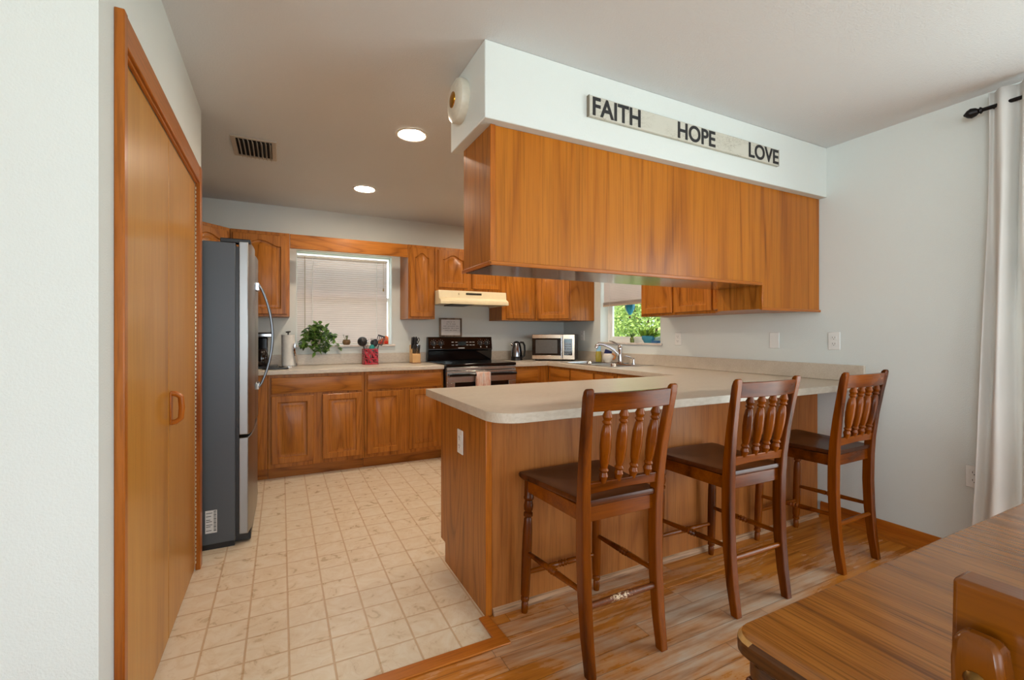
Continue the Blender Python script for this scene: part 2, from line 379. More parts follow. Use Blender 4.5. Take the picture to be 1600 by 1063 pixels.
# windows ------------------------------------------------------------
def window(name, ax, u0, u1, z0, z1, face, depth, sillout, fw=.045, sw=.025):
    """ax 'y': window in the back wall (u = X); 'x': in the right wall (u = Y). face = inner wall face, outward +"""
    r = sthing(name)
    g0, g1 = face+depth-.05, face+depth
    def bx(mb, a, b, c, d, e, f): return mb.box(a, b, c, d, e, f) if ax == 'y' else mb.box(c, d, a, b, e, f)
    fm = MB(); zm = (z0+z1)/2+.02
    bx(fm, u0, u0+fw, g0, g1, z0, z1); bx(fm, u1-fw, u1, g0, g1, z0, z1); bx(fm, u0+fw, u1-fw, g0, g1, z0, z0+fw); bx(fm, u0+fw, u1-fw, g0, g1, z1-fw, z1)
    fm.build('window_frame', M_WHITE, r, .003)
    sm = MB(); bx(sm, u0+fw, u1-fw, g0+.005, g1-.01, zm-.02, zm+.02)
    bx(sm, u0+fw, u0+fw+sw, g0+.008, g1-.015, z0+fw, zm-.02); bx(sm, u1-fw-sw, u1-fw, g0+.008, g1-.015, z0+fw, zm-.02); bx(sm, u0+fw+sw, u1-fw-sw, g0+.008, g1-.015, z0+fw, z0+fw+sw)
    sm.build('sash', M_WHITE, r, .002)
    pn = MB(); bx(pn, u0+fw, u1-fw, g0+.03, g0+.034, z0+fw, z1-fw); pn.build('glass', M_GLASS, r)
    st = MB(); bx(st, u0, u1, face, g0, z0, z0+.008); bx(st, u0-.03, u1+.03, face-sillout, face, z0-.012, z0+.008); st.build('window_sill', plain('sill_marble', (214,204,194), .3, noise=.15, nscale=18), r, .003)
    return r
window('window_1', 'y', *W1, YB, .155, .03, .010, .008)
window('window_2', 'x', *W2, XR, .155, .015)
# patio sliding door on the right wall
dr = sthing('door_1')
f = MB(); f.box(XR+.05, XR+.12, SL[0], SL[0]+.06, .02, 2.06).box(XR+.05, XR+.12, SL[1]-.06, SL[1], .02, 2.06).box(XR+.05, XR+.12, SL[0]+.06, SL[1]-.06, .02, .08).box(XR+.05, XR+.12, SL[0]+.06, SL[1]-.06, 2.0, 2.06).box(XR+.05, XR+.12, -.39, -.32, .08, 2.0).build('door_frame', M_WHITE, dr, .003)
MB().box(XR+.08, XR+.086, SL[0]+.06, -.39, .08, 2.0).box(XR+.08, XR+.086, -.32, SL[1]-.06, .08, 2.0).build('glass', M_GLASS, dr)

def slats(mb, ax, u0, u1, zt, zb, c, n, hw=.0125, tilt=56):
    a = math.radians(tilt); dy, dz = hw*math.cos(a), hw*math.sin(a)
    for i in range(n):
        z = zt + (zb-zt)*i/(n-1)
        ps = []
        for k in range(5):
            q = -1+k*.5; bow = .0042*(1-q*q)
            ps.append((c + q*dy + bow*math.sin(a), z + q*dz - bow*math.cos(a)*-1))
        for (ya, za), (yb, zb2) in zip(ps, ps[1:]):
            if ax == 'y': mb.quad((u0, ya, za), (u1, ya, za), (u1, yb, zb2), (u0, yb, zb2))
            else: mb.quad((ya, u0, za), (ya, u1, za), (yb, u1, zb2), (yb, u0, zb2))
    return mb
b1 = thing('window_blind', 'closed white mini blind filling the window above the left counter', 'blind', (0,0,0))
slats(MB(), 'y', .136, 1.008, 1.968, 1.135, 4.95, 40, tilt=64).build('slats', M_BLIND, b1)
MB().box(.134, 1.010, 4.935, 4.97, 1.974, 1.996).build('head_rail', M_OFFW, b1, .002)
MB().box(.136, 1.008, 4.938, 4.964, 1.112, 1.128).build('bottom_rail', M_OFFW, b1, .002)
for x in (.275, .895): MB().tube([(x, 4.934, 1.972), (x, 4.934, 1.12)], .0022, 5).build('ladder_cord', M_WHITE, b1)
MB().tube([(.205, 4.928, 1.98), (.207, 4.925, 1.16)], .0035, 6).build('tilt_wand', plain('clear_wand', (176,166,140), .2), b1)
MB().tube([(.965, 4.928, 1.98), (.965, 4.926, 1.70)], .0015, 5).lathe((.965,4.926,1.705),(.965,4.926,1.67), [(0,.002),(.3,.006),(1,.008)], 8).build('pull_cord', plain('cord_tassel', (170,140,90), .5), b1)
XB = 3.238
b2 = thing('window_blind', 'white mini blind half raised over the sink window', 'blind', (0,0,0))
slats(MB(), 'x', 3.24, 4.105, 1.975, 1.575, XB, 24).build('slats', M_BLIND, b2)
MB().box(XB-.018, XB+.018, 3.235, 4.11, 1.985, 2.012).build('head_rail', M_OFFW, b2, .002)
sb = MB()
for i in range(8): sb.box(XB-.013, XB+.013, 3.24, 4.105, 1.541+i*.0038, 1.543+i*.0038)
sb.build('gathered_slats', M_BLIND, b2)
MB().box(XB-.013, XB+.013, 3.24, 4.105, 1.524, 1.540).build('bottom_rail', plain('rail_tan', (190,170,148), .4), b2, .002)
for y in (3.40, 3.98): MB().tube([(XB-.017, y, 1.99), (XB-.017, y, 1.53)], .0018, 5).build('ladder_cord', M_WHITE, b2)

# ================================================================== pantry bifold door
pd = thing('bifold_door', 'tall flat birch bifold pantry door beside the fridge', 'door', (-.395, 2.2, 0))
pd['kind'] = 'structure'; del pd['category']; pd.name = 'door_2'
ptop = 1.98
MB().box(-.032, .0, -.612, -.0015, .012, ptop).build('door_panel', birch(), pd, .003)
MB().box(-.032, .0, .0015, .605, .012, ptop).build('door_panel', birch(), pd, .003)
hd = MB(); hd.tube([(0,.032,.857),(.018,.034,.859),(.034,.036,.872),(.037,.036,.915),(.034,.036,.958),(.018,.034,.971),(0,.032,.973)], .011, 10).box(0, .006, .014, .050, .850, .980)
hd.build('door_handle', casing('Z'), pd, .003)
hm = MB()
for i in range(92): hm.lathe((.003,.603,.04+i*.021),(.003,.603,.052+i*.021), [(0,.0035),(1,.0035)], 6)
hm.build('hinge', plain('hinge_nickel', (214,200,170), .35, .6), pd)
cs = sthing('trim_3', (0,0,0), 'orange stained casing around the pantry door')
MB().box(-.395, -.372, 1.545, 1.575, 0, 2.075).build('side_casing', casing('Z'), cs, .003)
MB().box(-.395, -.372, 2.812, 2.872, 0, 2.075).build('side_casing', casing('Z'), cs, .003)
MB().box(-.395, -.374, 1.575, 2.812, 1.99, 2.075).build('head_casing', casing('Y'), cs, .003)
MB().box(-.395, -.384, 1.575, 2.812, 1.982, 1.992).build('head_stop', casing('Y'), cs, .002)
MB().box(-.45, -.395, 1.575, 1.584, 0, 1.982).build('jamb', casing('Z'), cs)

# ================================================================== refrigerator
fr = thing('refrigerator', 'grey sided stainless french door refrigerator beside the pantry', 'refrigerator', (-.58, 3.49, 0))
MB().box(-.35, .345, -.45, .45, .03, 1.735).build('body', M_DKGREY, fr, .004)
MB().box(-.34, .34, -.445, .445, .0, .03).build('plinth', M_BLACK, fr)
MB().box(.345, .362, -.44, .44, .05, 1.715).build('door_gasket', M_BLACK, fr)
def fdoor(y0, y1, z0, z1, d=.068):
    n = 10; pts = []
    for k in range(n+1):
        t = k/n; y = y0 + (y1-y0)*t; bow = .012*math.sin(PI*t); e = min(t, 1-t)
        pts.append((.362 + d - .012 + bow*1.0 - (.010 if e == 0 else 0), y))
    poly = [(.362, y0), *pts, (.362, y1)]
    return MB().prism(poly, z0, z1)
fdoor(-.452, -.003, .632, 1.745).build('door', M_STEEL, fr, .004, angle=50)
fdoor(.003, .452, .632, 1.745).build('door', M_STEEL, fr, .004, angle=50)
fdoor(-.452, .452, .06, .615).build('freezer_drawer', M_STEEL, fr, .004, angle=50)
MB().box(.30, .42, -.42, .42, 0.012, .055).build('kick_grille', M_BLACK, fr, .003)
for ya in (-.447, .39): MB().box(.27, .42, ya, ya+.057, 1.7345, 1.760).build('hinge_cover', M_BLACK, fr, .004)
def fhandle(y):
    pts = []
    for k in range(17):
        t = k/16; z = .85+.70*t; pts.append((.440 + .086*math.sin(PI*t)**.75 , y, z))
    m = MB(); rings = []
    for x, yy, z in pts: rings.append([(x-.008, yy-.012, z), (x+.008, yy-.012, z), (x+.008, yy+.012, z), (x-.008, yy+.012, z)])
    return m.loops(rings)
for y in (-.045, .045):
    h = fhandle(y).build('handle', steel('handle_steel', (112,116,120), .3, (1,1,1)), fr, .005)
    for za, zb_ in ((1.50, 1.553), (.847, .89)): MB().box(.425, .448, y-.014, y+.014, za, zb_).build('handle_mount', M_CHROME, h, .003)
st = MB().box(.200, .256, -.4515, -.4503, .095, .222).build('sticker', plain('sticker_white', (222,222,220), .5, noise=.02), fr)
m = MB()
for i in range(16):
    z = .105+i*.0072; m.box(.240, .252, -.4521, -.4515, z, z+(.0028 if i % 3 else .0045))
for i, (a, z) in enumerate(((.03,.206),(.024,.188),(.02,.168),(.028,.158),(.03,.140),(.022,.130),(.026,.108))): m.box(.204, .204+a, -.4521, -.4515, z, z+.003)
m.build('barcode', M_BLACK, st)
MB().box(.350, .362, -.4525, -.4500, .655, .675).build('vent_slots', M_BLACK, fr)

# ================================================================== cabinets
def door_mesh(x0, x1, z0, z1, arch=0.0, y=0.0, th=.019, fw=.052):
    """raised panel door, front towards -y"""
    M = 15
    def ring(i, yy):
        l, b, r = x0+fw+i, z0+fw+i, x1-fw-i; sh = z1-fw-arch
        pts = [(l, yy, b), (r, yy, b)]
        for k in range(M):
            t = k/(M-1); s = abs(2*t-1); bump = 0 if s > .86 else (0.5+0.5*math.cos(PI*s/.86))**.75
            pts.append((r+(l-r)*t, yy, sh + arch*bump - i))
        return pts
    outer = [(x0, x1, z0, z1)]
    def outr(yy, ins=0):
        pts = [(x0+ins, yy, z0+ins), (x1-ins, yy, z0+ins)]
        for k in range(M): t = k/(M-1); pts.append((x1-ins+(x0-x1+2*ins)*t, yy, z1-ins))
        return pts
    f = y-th
    return MB().loops([outr(y), outr(f+.004), outr(f, .004), ring(-.004, f), ring(.001, f+.010), ring(.008, f+.012), ring(.036, f+.003), ring(.039, f+.0015)])
def slab_mesh(x0, x1, z0, z1, y=0.0, th=.019):
    def o(yy, i): return [(x0+i,yy,z0+i),(x1-i,yy,z0+i),(x1-i,yy,z1-i),(x0+i,yy,z1-i)]
    f = y-th
    return MB().loops([o(y,0), o(f+.006,0), o(f+.002,.004), o(f+.002,.007), o(f,.012)])
def cabinet(label, x, y, rz, w, depth, z0, z1, doors=(), drawers=(), group=None, toe=0, arch=0, poly=None, name='kitchen_cabinet', hollow=False):
    c = thing(name, label, 'cabinet', (x, y, 0), rz, group)
    if poly:
        Mi = (Matrix.Translation((x, y, 0)) @ Matrix.Rotation(rz, 4, 'Z')).inverted()
        pl = [tuple((Mi @ Vector((p[0], p[1], 0)))[:2]) for p in poly]
        MB().prism(pl, z0, z1).build('body', oak(), c, .002)
    else:
        if hollow: MB().box(0, w, 0, .02, z0+toe, z1).box(0, .018, .02, depth, z0+toe, z1).box(w-.018, w, .02, depth, z0+toe, z1).box(.018, w-.018, .02, depth, z0+toe, z0+toe+.018).build('body', oak(), c)
        else: MB().box(0, w, 0, depth, z0+toe, z1).build('body', oak(), c, .002)
        if toe: MB().box(0, w, .07, depth, z0, z0+toe).build('toe_kick', oak('X'), c)
    for (a, b, p, q) in doors: door_mesh(a, b, p, q, arch).build('door', oak(), c)
    for (a, b, p, q) in drawers: slab_mesh(a, b, p, q).build('drawer', oak('X'), c)
    return c
# base cabinets on the back wall
YF = 4.255
cabinet('oak base cabinet blank corner beside the fridge under the left counter', -.99, YF, 0, .888, .60, 0, .874, toe=.10)
A0, A1 = -.10, .664
cabinet('two door oak base cabinet nearest the fridge', A0, YF, 0, A1-A0, .60, 0, .874,
        doors=[(.024, .345, .135, .695), (.415, .742, .135, .695)], drawers=[(.024, .742, .715, .85)], toe=.10, group='base cabinets under the left counter')
cabinet('two door oak base cabinet left of the range', .666, YF, 0, .739, .60, 0, .874,
        doors=[(.022, .335, .135, .695), (.405, .717, .135, .695)], drawers=[(.022, .717, .715, .85)], toe=.10, group='base cabinets under the left counter')
cabinet('narrow oak base cabinet between range and corner', 2.185, YF, 0, .415, .60, 0, .874,
        doors=[(.012, .28, .135, .695)], drawers=[(.012, .28, .715, .85)], toe=.10)
# sink run, facing -X
cabinet('oak sink base cabinet under the right window', 2.60, 4.25, -PI/2, 1.13, .595, 0, .874,
        doors=[(.06, .42, .135, .695), (.45, .81, .135, .695)], drawers=[(.06, .42, .715, .85), (.45, .81, .715, .85), (.84, 1.11, .715, .85)], toe=.10, hollow=True)
cabinet('oak base cabinet between the sink cabinet and the peninsula', 2.60, 3.112, -PI/2, .70, .595, 0, .874,
        doors=[(.02, .34, .135, .695), (.36, .68, .135, .695)], drawers=[(.02, .34, .715, .85), (.36, .68, .715, .85)], toe=.10)
# upper cabinets
UG = 'upper cabinets on the back wall'
yc = 4.53; D = .345; zt = 2.114; zb = 1.37
cabinet('oak upper cabinet left of the window, partly behind the fridge', -.39, yc, 0, .455, D, zb, zt, doors=[(.02, .435, zb+.02, zt-.03)], arch=.05)
cabinet('oak diagonal corner upper cabinet above the fridge', -.685, 4.235, math.radians(45), .415, .3, 1.80, zt, doors=[(.02, .395, 1.82, zt-.03)], arch=.04,
        poly=[(-.685,4.235),(-.392,4.53),(-.392,YB-.002),(-.998,YB-.002),(-.998,4.235)])
cabinet('tall narrow oak upper cabinet between window and range hood', 1.13, yc, 0, .275, D, zb, zt, doors=[(.018, .257, zb+.02, zt-.03)], arch=.045)
cabinet('short two door oak cabinet above the range hood', 1.408, yc, 0, .758, D, 1.665, zt, doors=[(.03, .355, 1.70, zt-.03), (.403, .728, 1.70, zt-.03)], arch=.045)
cabinet('oak upper cabinet above the kettle, right of the range hood', 2.168, yc, 0, .430, D, zb, zt, doors=[(.05, .41, zb+.02, zt-.03)], arch=.05)
cabinet('oak diagonal corner upper cabinet above the microwave', 2.602, 4.53, math.radians(-45), .41, .3, zb, zt, doors=[(.02, .39, zb+.02, zt-.03)], arch=.05,
        poly=[(2.602,4.53),(2.89,4.242),(3.208,4.242),(3.208,YB-.002),(2.602,YB-.002)])
vz = tag(MB().box(.067, 1.128, 4.53, 4.55, 1.985, 2.112).build('valance', oak('X'), bevel=.002), 'horizontal oak valance board above the left window', 'valance')
# right wall uppers between the sink window and the hanging cabinet
cabinet('oak two door upper cabinet on the right wall past the sink window', 2.89, 3.13, -PI/2, .78, .318, zb, zt, doors=[(.02, .375, zb+.02, zt-.03), (.405, .76, zb+.02, zt-.03)], arch=.05)
cabinet('oak diagonal upper cabinet end meeting the hanging cabinet', 2.89, 2.348, math.radians(-128), .33, .3, zb, zt, doors=[(.02, .27, zb+.02, zt-.03)], arch=.04,
        poly=[(2.89,2.348),(2.69,2.114),(3.208,2.114),(3.208,2.348)])
# hanging peninsula cabinet
hc = thing('hanging_cabinet', 'long orange oak cabinet hanging from the soffit over the peninsula', 'cabinet', (0, 0, 0))
MB().box(.812, 2.612, 1.80, 2.105, 1.515, 2.112).box(2.614, 3.205, 1.80, 2.105, 1.366, 2.112).build('body', oak('Z'), hc)
MB().box(.812, 2.604, 1.789, 2.105, 1.509, 1.5145).build('bottom_panel', wood('glossy_oak', (96,60,34), (128,84,50), (146,100,62), 'X', .16, coat=.5, pore=.15), hc)
MB().prism([(.807,1.512),(2.608,1.512),(2.608,1.362),(3.207,1.362),(3.207,2.113),(.807,2.113)], 1.787, 1.800, 'y').build('back_panel', oakply(), hc, .001)
MB().box(.802, .8115, 1.795, 2.11, 1.512, 2.113).build('end_panel', oak(), hc, .001)
MB().box(.798, .822, 1.780, 1.7875, 1.512, 2.113).build('corner_trim', casing('Z'), hc, .002)
bt = MB(); bt.box(.792, 2.604, 1.776, 1.7875, 1.508, 1.526).box(2.604, 3.209, 1.776, 1.7875, 1.358, 1.374).box(2.604, 2.620, 1.778, 1.7875, 1.374, 1.512)
bt.build('edge_trim', casing('X'), hc, .003)
MB().box(.792, .802, 1.776, 2.112, 1.508, 1.524).build('edge_trim', casing('Y'), hc, .002)

# ================================================================== countertops
def rounded(poly_corner, r, a0, a1, n=8):
    cx, cy = poly_corner; return [(cx + r*math.cos(a0+(a1-a0)*k/n), cy + r*math.sin(a0+(a1-a0)*k/n)) for k in range(n+1)]
def slab_with_hole(outer, hole, z0, z1):
    mb = MB(); bm = mb.bm
    es = []
    for lp in (outer, hole):
        vs = [bm.verts.new((x, y, z1)) for x, y in lp]
        es += [bm.edges.new((vs[i], vs[(i+1) % len(vs)])) for i in range(len(vs))]
    r = bmesh.ops.triangle_fill(bm, use_beauty=True, use_dissolve=False, edges=es)
    fs = [g for g in r['geom'] if isinstance(g, bmesh.types.BMFace)]
    ex = bmesh.ops.extrude_face_region(bm, geom=fs)
    bmesh.ops.translate(bm, vec=(0,0,z0-z1), verts=[g for g in ex['geom'] if isinstance(g, bmesh.types.BMVert)])
    return mb
ct = thing('countertop', 'beige laminate counter left of the range under the window', 'countertop', (0,0,0))
MB().box(-.995, 1.408, 4.225, YB-.002, .876, .914).build('top', M_LAM, ct, .006)
MB().box(-.995, 1.408, YB-.022, YB-.002, .915, 1.018).build('backsplash', M_LAM, ct, .003)
c2 = thing('countertop', 'beige laminate worktop running from the range past the sink to the breakfast peninsula', 'countertop', (0,0,0))
outer = [(2.172,YB-.003),(2.172,4.225),(2.575,4.225),(2.575,2.42),(.70,2.42)] + rounded((.70+.11, 1.50+.11), .11, PI, 1.5*PI) + [(XR-.002,1.50),(XR-.002,YB-.003)]
hole = [(2.69,3.29),(3.05,3.29),(3.05,4.07),(2.69,4.07)]
slab_with_hole(outer, hole, .876, .914).build('top', M_LAM, c2, .005, angle=40)
MB().box(2.172, XR-.024, YB-.023, YB-.003, .915, 1.018).build('backsplash', M_LAM, c2, .003)
MB().box(XR-.022, XR-.002, 1.515, YB-.003, .915, 1.018).build('backsplash', M_LAM, c2, .003)

# peninsula base
pn = thing('peninsula_base', 'oak panelled breakfast peninsula base under the long counter', 'counter base', (0,0,0))
MB().box(.792, 2.60, 1.797, 2.385, .10, .874).box(.792, 2.60, 1.797, 2.31, 0, .10).build('body', oak(), pn)
MB().box(.80, XR-.03, 1.785, 1.7965, .002, .875).build('back_panel', oakpen(), pn)
MB().prism([(1.785,.0),(2.325,.0),(2.325,.10),(2.395,.10),(2.395,.875),(1.785,.875)], .778, .791, 'x').build('end_panel', oak(), pn, .001)
MB().box(.776, .806, 1.779, 1.7865, .002, .875).build('corner_trim', casing('Z'), pn, .003)
MB().box(2.602, XR-.004, 1.797, 1.83, 0, .874).build('filler_panel', oak(), pn)
MB().prism([(1.785,.002),(1.768,.002),(1.770,.016),(1.777,.026),(1.785,.030)], .81, XR-.04, 'x').build('shoe_molding', wood('worn_molding', (116,66,34), (160,108,70), (200,160,124), 'X', .5), pn)

# ================================================================== sink and faucet
sk = thing('kitchen_sink', 'stainless double bowl sink below the garden window', 'sink', (2.885, 3.68, .914))
M_SINK = steel('sink_steel', (196,196,196), .22, (1,1,1))
def rr(x0, x1, y0, y1, r, n=5):
    return rounded((x1-r,y1-r),r,0,PI/2,n)+rounded((x0+r,y1-r),r,PI/2,PI,n)+rounded((x0+r,y0+r),r,PI,1.5*PI,n)+rounded((x1-r,y0+r),r,1.5*PI,2*PI,n)
def bowl(x0, x1, y0, y1, dep):
    R = [[(x, y, z) for x, y in rr(x0+i, x1-i, y0+i, y1-i, .05)] for i, z in ((0, .004),(.004,-.004),(.012,-dep+.03),(.03,-dep))]
    m = MB(); m.loops(R, cap=False); m.bm.faces.new([m.bm.verts.new(p) for p in R[-1]]); return m
rim = MB(); o = [(x, y) for x, y in rr(-.235, .285, -.42, .42, .05)]
for (a, b, c, d) in ((-.235,-.20,-.42,.42),(.135,.285,-.42,.42),(-.20,.135,-.42,-.39),(-.20,.135,.39,.42),(-.20,.135,-.02,.02)): rim.box(a, b, c, d, .0005, .005)
rim.build('rim', M_SINK, sk, .002)
for y0, y1 in ((-.385,-.02),(.02,.385)):
    b = bowl(-.19, .13, y0, y1, .17).build('bowl', M_SINK, sk)
    MB().lathe((-.03,(y0+y1)/2,-.169),(-.03,(y0+y1)/2,-.166),[(0,.04),(1,.036)],16).build('drain', M_CHROME, b)
fc = thing('kitchen_faucet', 'chrome single lever faucet arching over the sink', 'faucet', (3.105, 3.67, .919))
MB().box(-.028, .028, -.10, .10, 0, .008).build('base_plate', M_CHROME, fc, .004)
MB().lathe((0,0,.008),(0,0,.185),[(0,.026),(.08,.023),(.55,.021),(.75,.024),(.9,.024),(1,.014)],18).build('body', M_CHROME, fc)
sp = MB().tube([(-.012,.006,.085),(-.05,.025,.125),(-.10,.055,.165),(-.15,.085,.190),(-.185,.105,.195),(-.205,.115,.187)], [.014,.014,.0135,.013,.013,.013], 12).build('spout', M_CHROME, fc)
MB().lathe((-.20,.113,.193),(-.215,.122,.150),[(0,.013),(.2,.018),(.9,.017),(1,.012)],14).build('spray_head', M_CHROME, sp)
MB().tube([(0,0,.18),(-.02,.03,.20),(-.045,.075,.222),(-.06,.10,.226)], [.012,.009,.007,.006], 10).build('lever', M_CHROME, fc)
sd = thing('soap_pump', 'small chrome soap pump on the sink deck right of the faucet', 'soap dispenser', (3.11, 3.475, .919))
MB().lathe((0,0,0),(0,0,.06),[(0,.020),(.12,.020),(.16,.012),(.75,.010),(.8,.013),(1,.011)],14).build('collar', M_CHROME, sd)
MB().tube([(0,0,.052),(-.03,.03,.068),(-.055,.06,.078),(-.062,.068,.070)], [.008,.006,.005,.005], 8).build('nozzle', M_CHROME, sd)
bt = thing('dish_soap_bottle', 'dish soap bottle with yellow liquid and pale blue top, behind the faucet spout', 'bottle', (3.10, 4.02, .919))
def ell(m, prof, sx=1.0, sy=.62):
    return m.loops([[(r*sx*math.cos(2*PI*k/18), r*sy*math.sin(2*PI*k/18), z) for k in range(18)] for z, r in prof])
ell(MB(), [(0,.034),(.01,.038),(.06,.039),(.105,.033),(.11,.031)]).build('bottle', plain('yellow_soap', (196,176,70), .15, Transmission_Weight=.3), bt)
ell(MB(), [(.11,.031),(.13,.026),(.15,.030),(.165,.022),(.168,.014)]).build('shoulder', plain('pale_blue_plastic', (150,196,220), .25), bt)
ell(MB(), [(.168,.014),(.185,.014),(.19,.008),(.205,.006)], 1, 1).build('cap', plain('dark_cap', (60,50,40), .4), bt)
sh = thing('sponge_holder', 'white ceramic pot bellied sponge holder with orange handle behind the faucet', 'sponge holder', (3.09, 3.85, .919), math.radians(-60))
MB().loops([[(r*math.cos(2*PI*k/20)*1.15, r*.8*math.sin(2*PI*k/20), z) for k in range(20)] for z, r in ((.0,.028),(.01,.036),(.03,.048),(.055,.053),(.08,.046),(.092,.038),(.088,.033),(.05,.030))]).build('pot', plain('white_ceramic', (232,224,210), .2), sh)
MB().tube([(.052,0,.03),(.075,0,.04),(.082,0,.06),(.070,0,.082),(.045,0,.088)], .007, 8).build('handle', plain('orange_glaze', (190,110,40), .25), sh)
for s_ in (-1, 1): MB().lathe((.02*s_,0,.004),(.024*s_,0,-.0005),[(0,.012),(1,.009)],10).build('foot', plain('white_ceramic', (232,224,210), .2), sh)
tag(MB().box(-.038, .038, -.013, .013, -.03, .035).xf(Matrix.Rotation(math.radians(18), 4, 'Y')).build('sponge', plain('navy_sponge', (36,44,92), .9, bump=.6), bevel=.004), 'navy blue sponge standing in the white ceramic holder', 'sponge').location = (3.09, 3.85, 1.012)
bpy.data.objects['sponge'].rotation_euler = (0, 0, math.radians(-60))

# ================================================================== range
rg = thing('range', 'black and stainless electric range between the oak base cabinets', 'range', (1.79, 4.52, 0))
MB().box(-.376, .376, -.30, .35, .02, .895).build('body', M_BLACK, rg)
MB().box(-.380, .380, -.335, .345, .895, .926).build('cooktop', M_BLACKG, rg, .008, 3)
M_RING = plain('burner_ring', (58,58,60), .25)
for x, y, r in ((-.19,-.16,.095),(.19,-.16,.075),(-.19,.13,.075),(.19,.13,.095)):
    m = MB(); n = 32
    for rad in (r, r*.55):
        A = [(x+rad*math.cos(2*PI*k/n), y+rad*math.sin(2*PI*k/n), .9265) for k in range(n)]; B = [(x+(rad-.003)*math.cos(2*PI*k/n), y+(rad-.003)*math.sin(2*PI*k/n), .9265) for k in range(n)]
        m.loops([A, B], cap=False)
    m.build('burner', M_RING, rg)
bgd = MB().prism([(.345,.926),(.345,1.185),(.285,1.185),(.262,1.045),(.275,1.03),(.285,.926)], -.378, .378, 'x').build('backguard', M_BLACKG, rg, .006, 3)
def onpanel(x, z): # a point on the slanted control face
    t = (z-1.045)/(1.185-1.045); return (x, .262+.023*t, z)
nrm = Vector((0,-.987,.162))
M_PRINT = plain('panel_print', (206,206,206), .4)
for x in (-.315,-.235,.235,.31):
    p = Vector(onpanel(x, 1.115)); k = MB().lathe(p, p+nrm*.024, [(0,.027),(.3,.026),(.35,.020),(1,.017)], 18).build('knob', M_BLACK, rg)
    q = p+nrm*.0245; MB().box(q.x-.0015, q.x+.0015, q.y-.001, q.y+.001, q.z-.012, q.z+.012).build('pointer', M_PRINT, k)
pm_ = MB()
def mark(x, z, w_, h_):
    p = onpanel(x, z); a = onpanel(x, z-h_/2); b = onpanel(x, z+h_/2)
    pm_.quad((x-w_/2, a[1]-.0012, a[2]), (x+w_/2, a[1]-.0012, a[2]), (x+w_/2, b[1]-.0012, b[2]), (x-w_/2, b[1]-.0012, b[2]))
for x in (-.315,-.235,.235,.31):
    for a in range(-3, 4): mark(x+.036*math.sin(a*.62), 1.118+.036*math.cos(a*.62), .005, .004)
    mark(x, 1.072, .012, .012)
for i in range(2):
    for j in (-2.2,-1.2,1.6,2.5,3.3): mark(.045*j, 1.095+.032*i, .026, .007)
mark(0, 1.062, .075, .009)
pm_.build('panel_marks', M_PRINT, bgd)
MB().box(-.04, .055, .264, .272, 1.09, 1.135).build('display', plain('display_glass', (30,36,38), .05), bgd)
MB().box(-.372, .372, -.336, -.30, .862, .893).build('control_strip', steel('range_steel', (190,186,180), .25, (1,1,1)), rg, .003)
od = MB(); od.box(-.372, .372, -.34, -.30, .745, .857).box(-.372, -.29, -.34, -.30, .33, .745).box(.29, .372, -.34, -.30, .33, .745).box(-.29, .29, -.34, -.30, .25, .42)
odo = od.build('oven_door', steel('range_steel', (190,186,180)), rg, .003)
MB().box(-.29, .29, -.335, -.305, .42, .745).build('door_window', M_BLACKG, odo)
MB().box(-.225, .225, -.3362, -.335, .47, .70).build('window_inner', plain('oven_inner', (70,58,54), .15), odo)
hb = MB().box(-.36, .36, -.395, -.375, .805, .832).build('door_handle', M_BLACKG, odo, .008)
for xa in (-.35, .325): MB().box(xa, xa+.025, -.378, -.338, .808, .83).build('handle_mount', M_BLACK, hb)
MB().box(-.372, .372, -.335, -.30, .04, .24).build('storage_drawer', steel('range_steel', (190,186,180)), rg, .003)
# towel
tw = MB(); nx = 14
def towel_ring(zf, z_list):
    pass
cols = []
path = [(-.370,.66),(-.371,.75),(-.372,.80),(-.369,.835),(-.385,.842),(-.399,.836),(-.402,.80),(-.403,.70),(-.405,.58),(-.406,.50)]
T = []
for k in range(nx+1):
    x = -.075+.15*k/nx; wob = .004*math.sin(k*1.5)
    T.append([(x*(1-.05*(j == 4)), y+(wob*(1 if j > 5 else 0)) - .002*(j>4), z) for j, (y, z) in enumerate(path)])
tw.loops(T, cap=False, closed=False)
def toweltex():
    t = NT('towel_cloth'); v = t.coord('Object', scale=(1,1,.25)); n = t.noise(v, 26, 4, .6, 1.0)
    sx = t.node('ShaderNodeSeparateXYZ'); t.link(t.coord('Object'), sx.inputs[0])
    c = t.ramp(n, [(.35, lin(206,150,128)), (.5, lin(224,196,180)), (.65, lin(214,214,214))])
    bands = t.ramp(t.math('FRACT', t.math('MULTIPLY', t.math('ADD', sx.outputs[0], .075), 6.66*2)), [(.0, (1,1,1)), (.9,(1,1,1)), (.93, (.75,.7,.7))])
    t.set(t.mix(1.0, c, bands, 'MULTIPLY'), .9); t.bump(t.noise(None, 400, 2), .3, .002); return t.m
two = tw.build('dish_towel', toweltex()); sm = two.modifiers.new('solid', 'SOLIDIFY'); sm.thickness = .003; sm.offset = 0
two.location = (1.775, 4.52, 0); tag(two, 'pink and white dish towel hanging from the oven handle', 'towel')

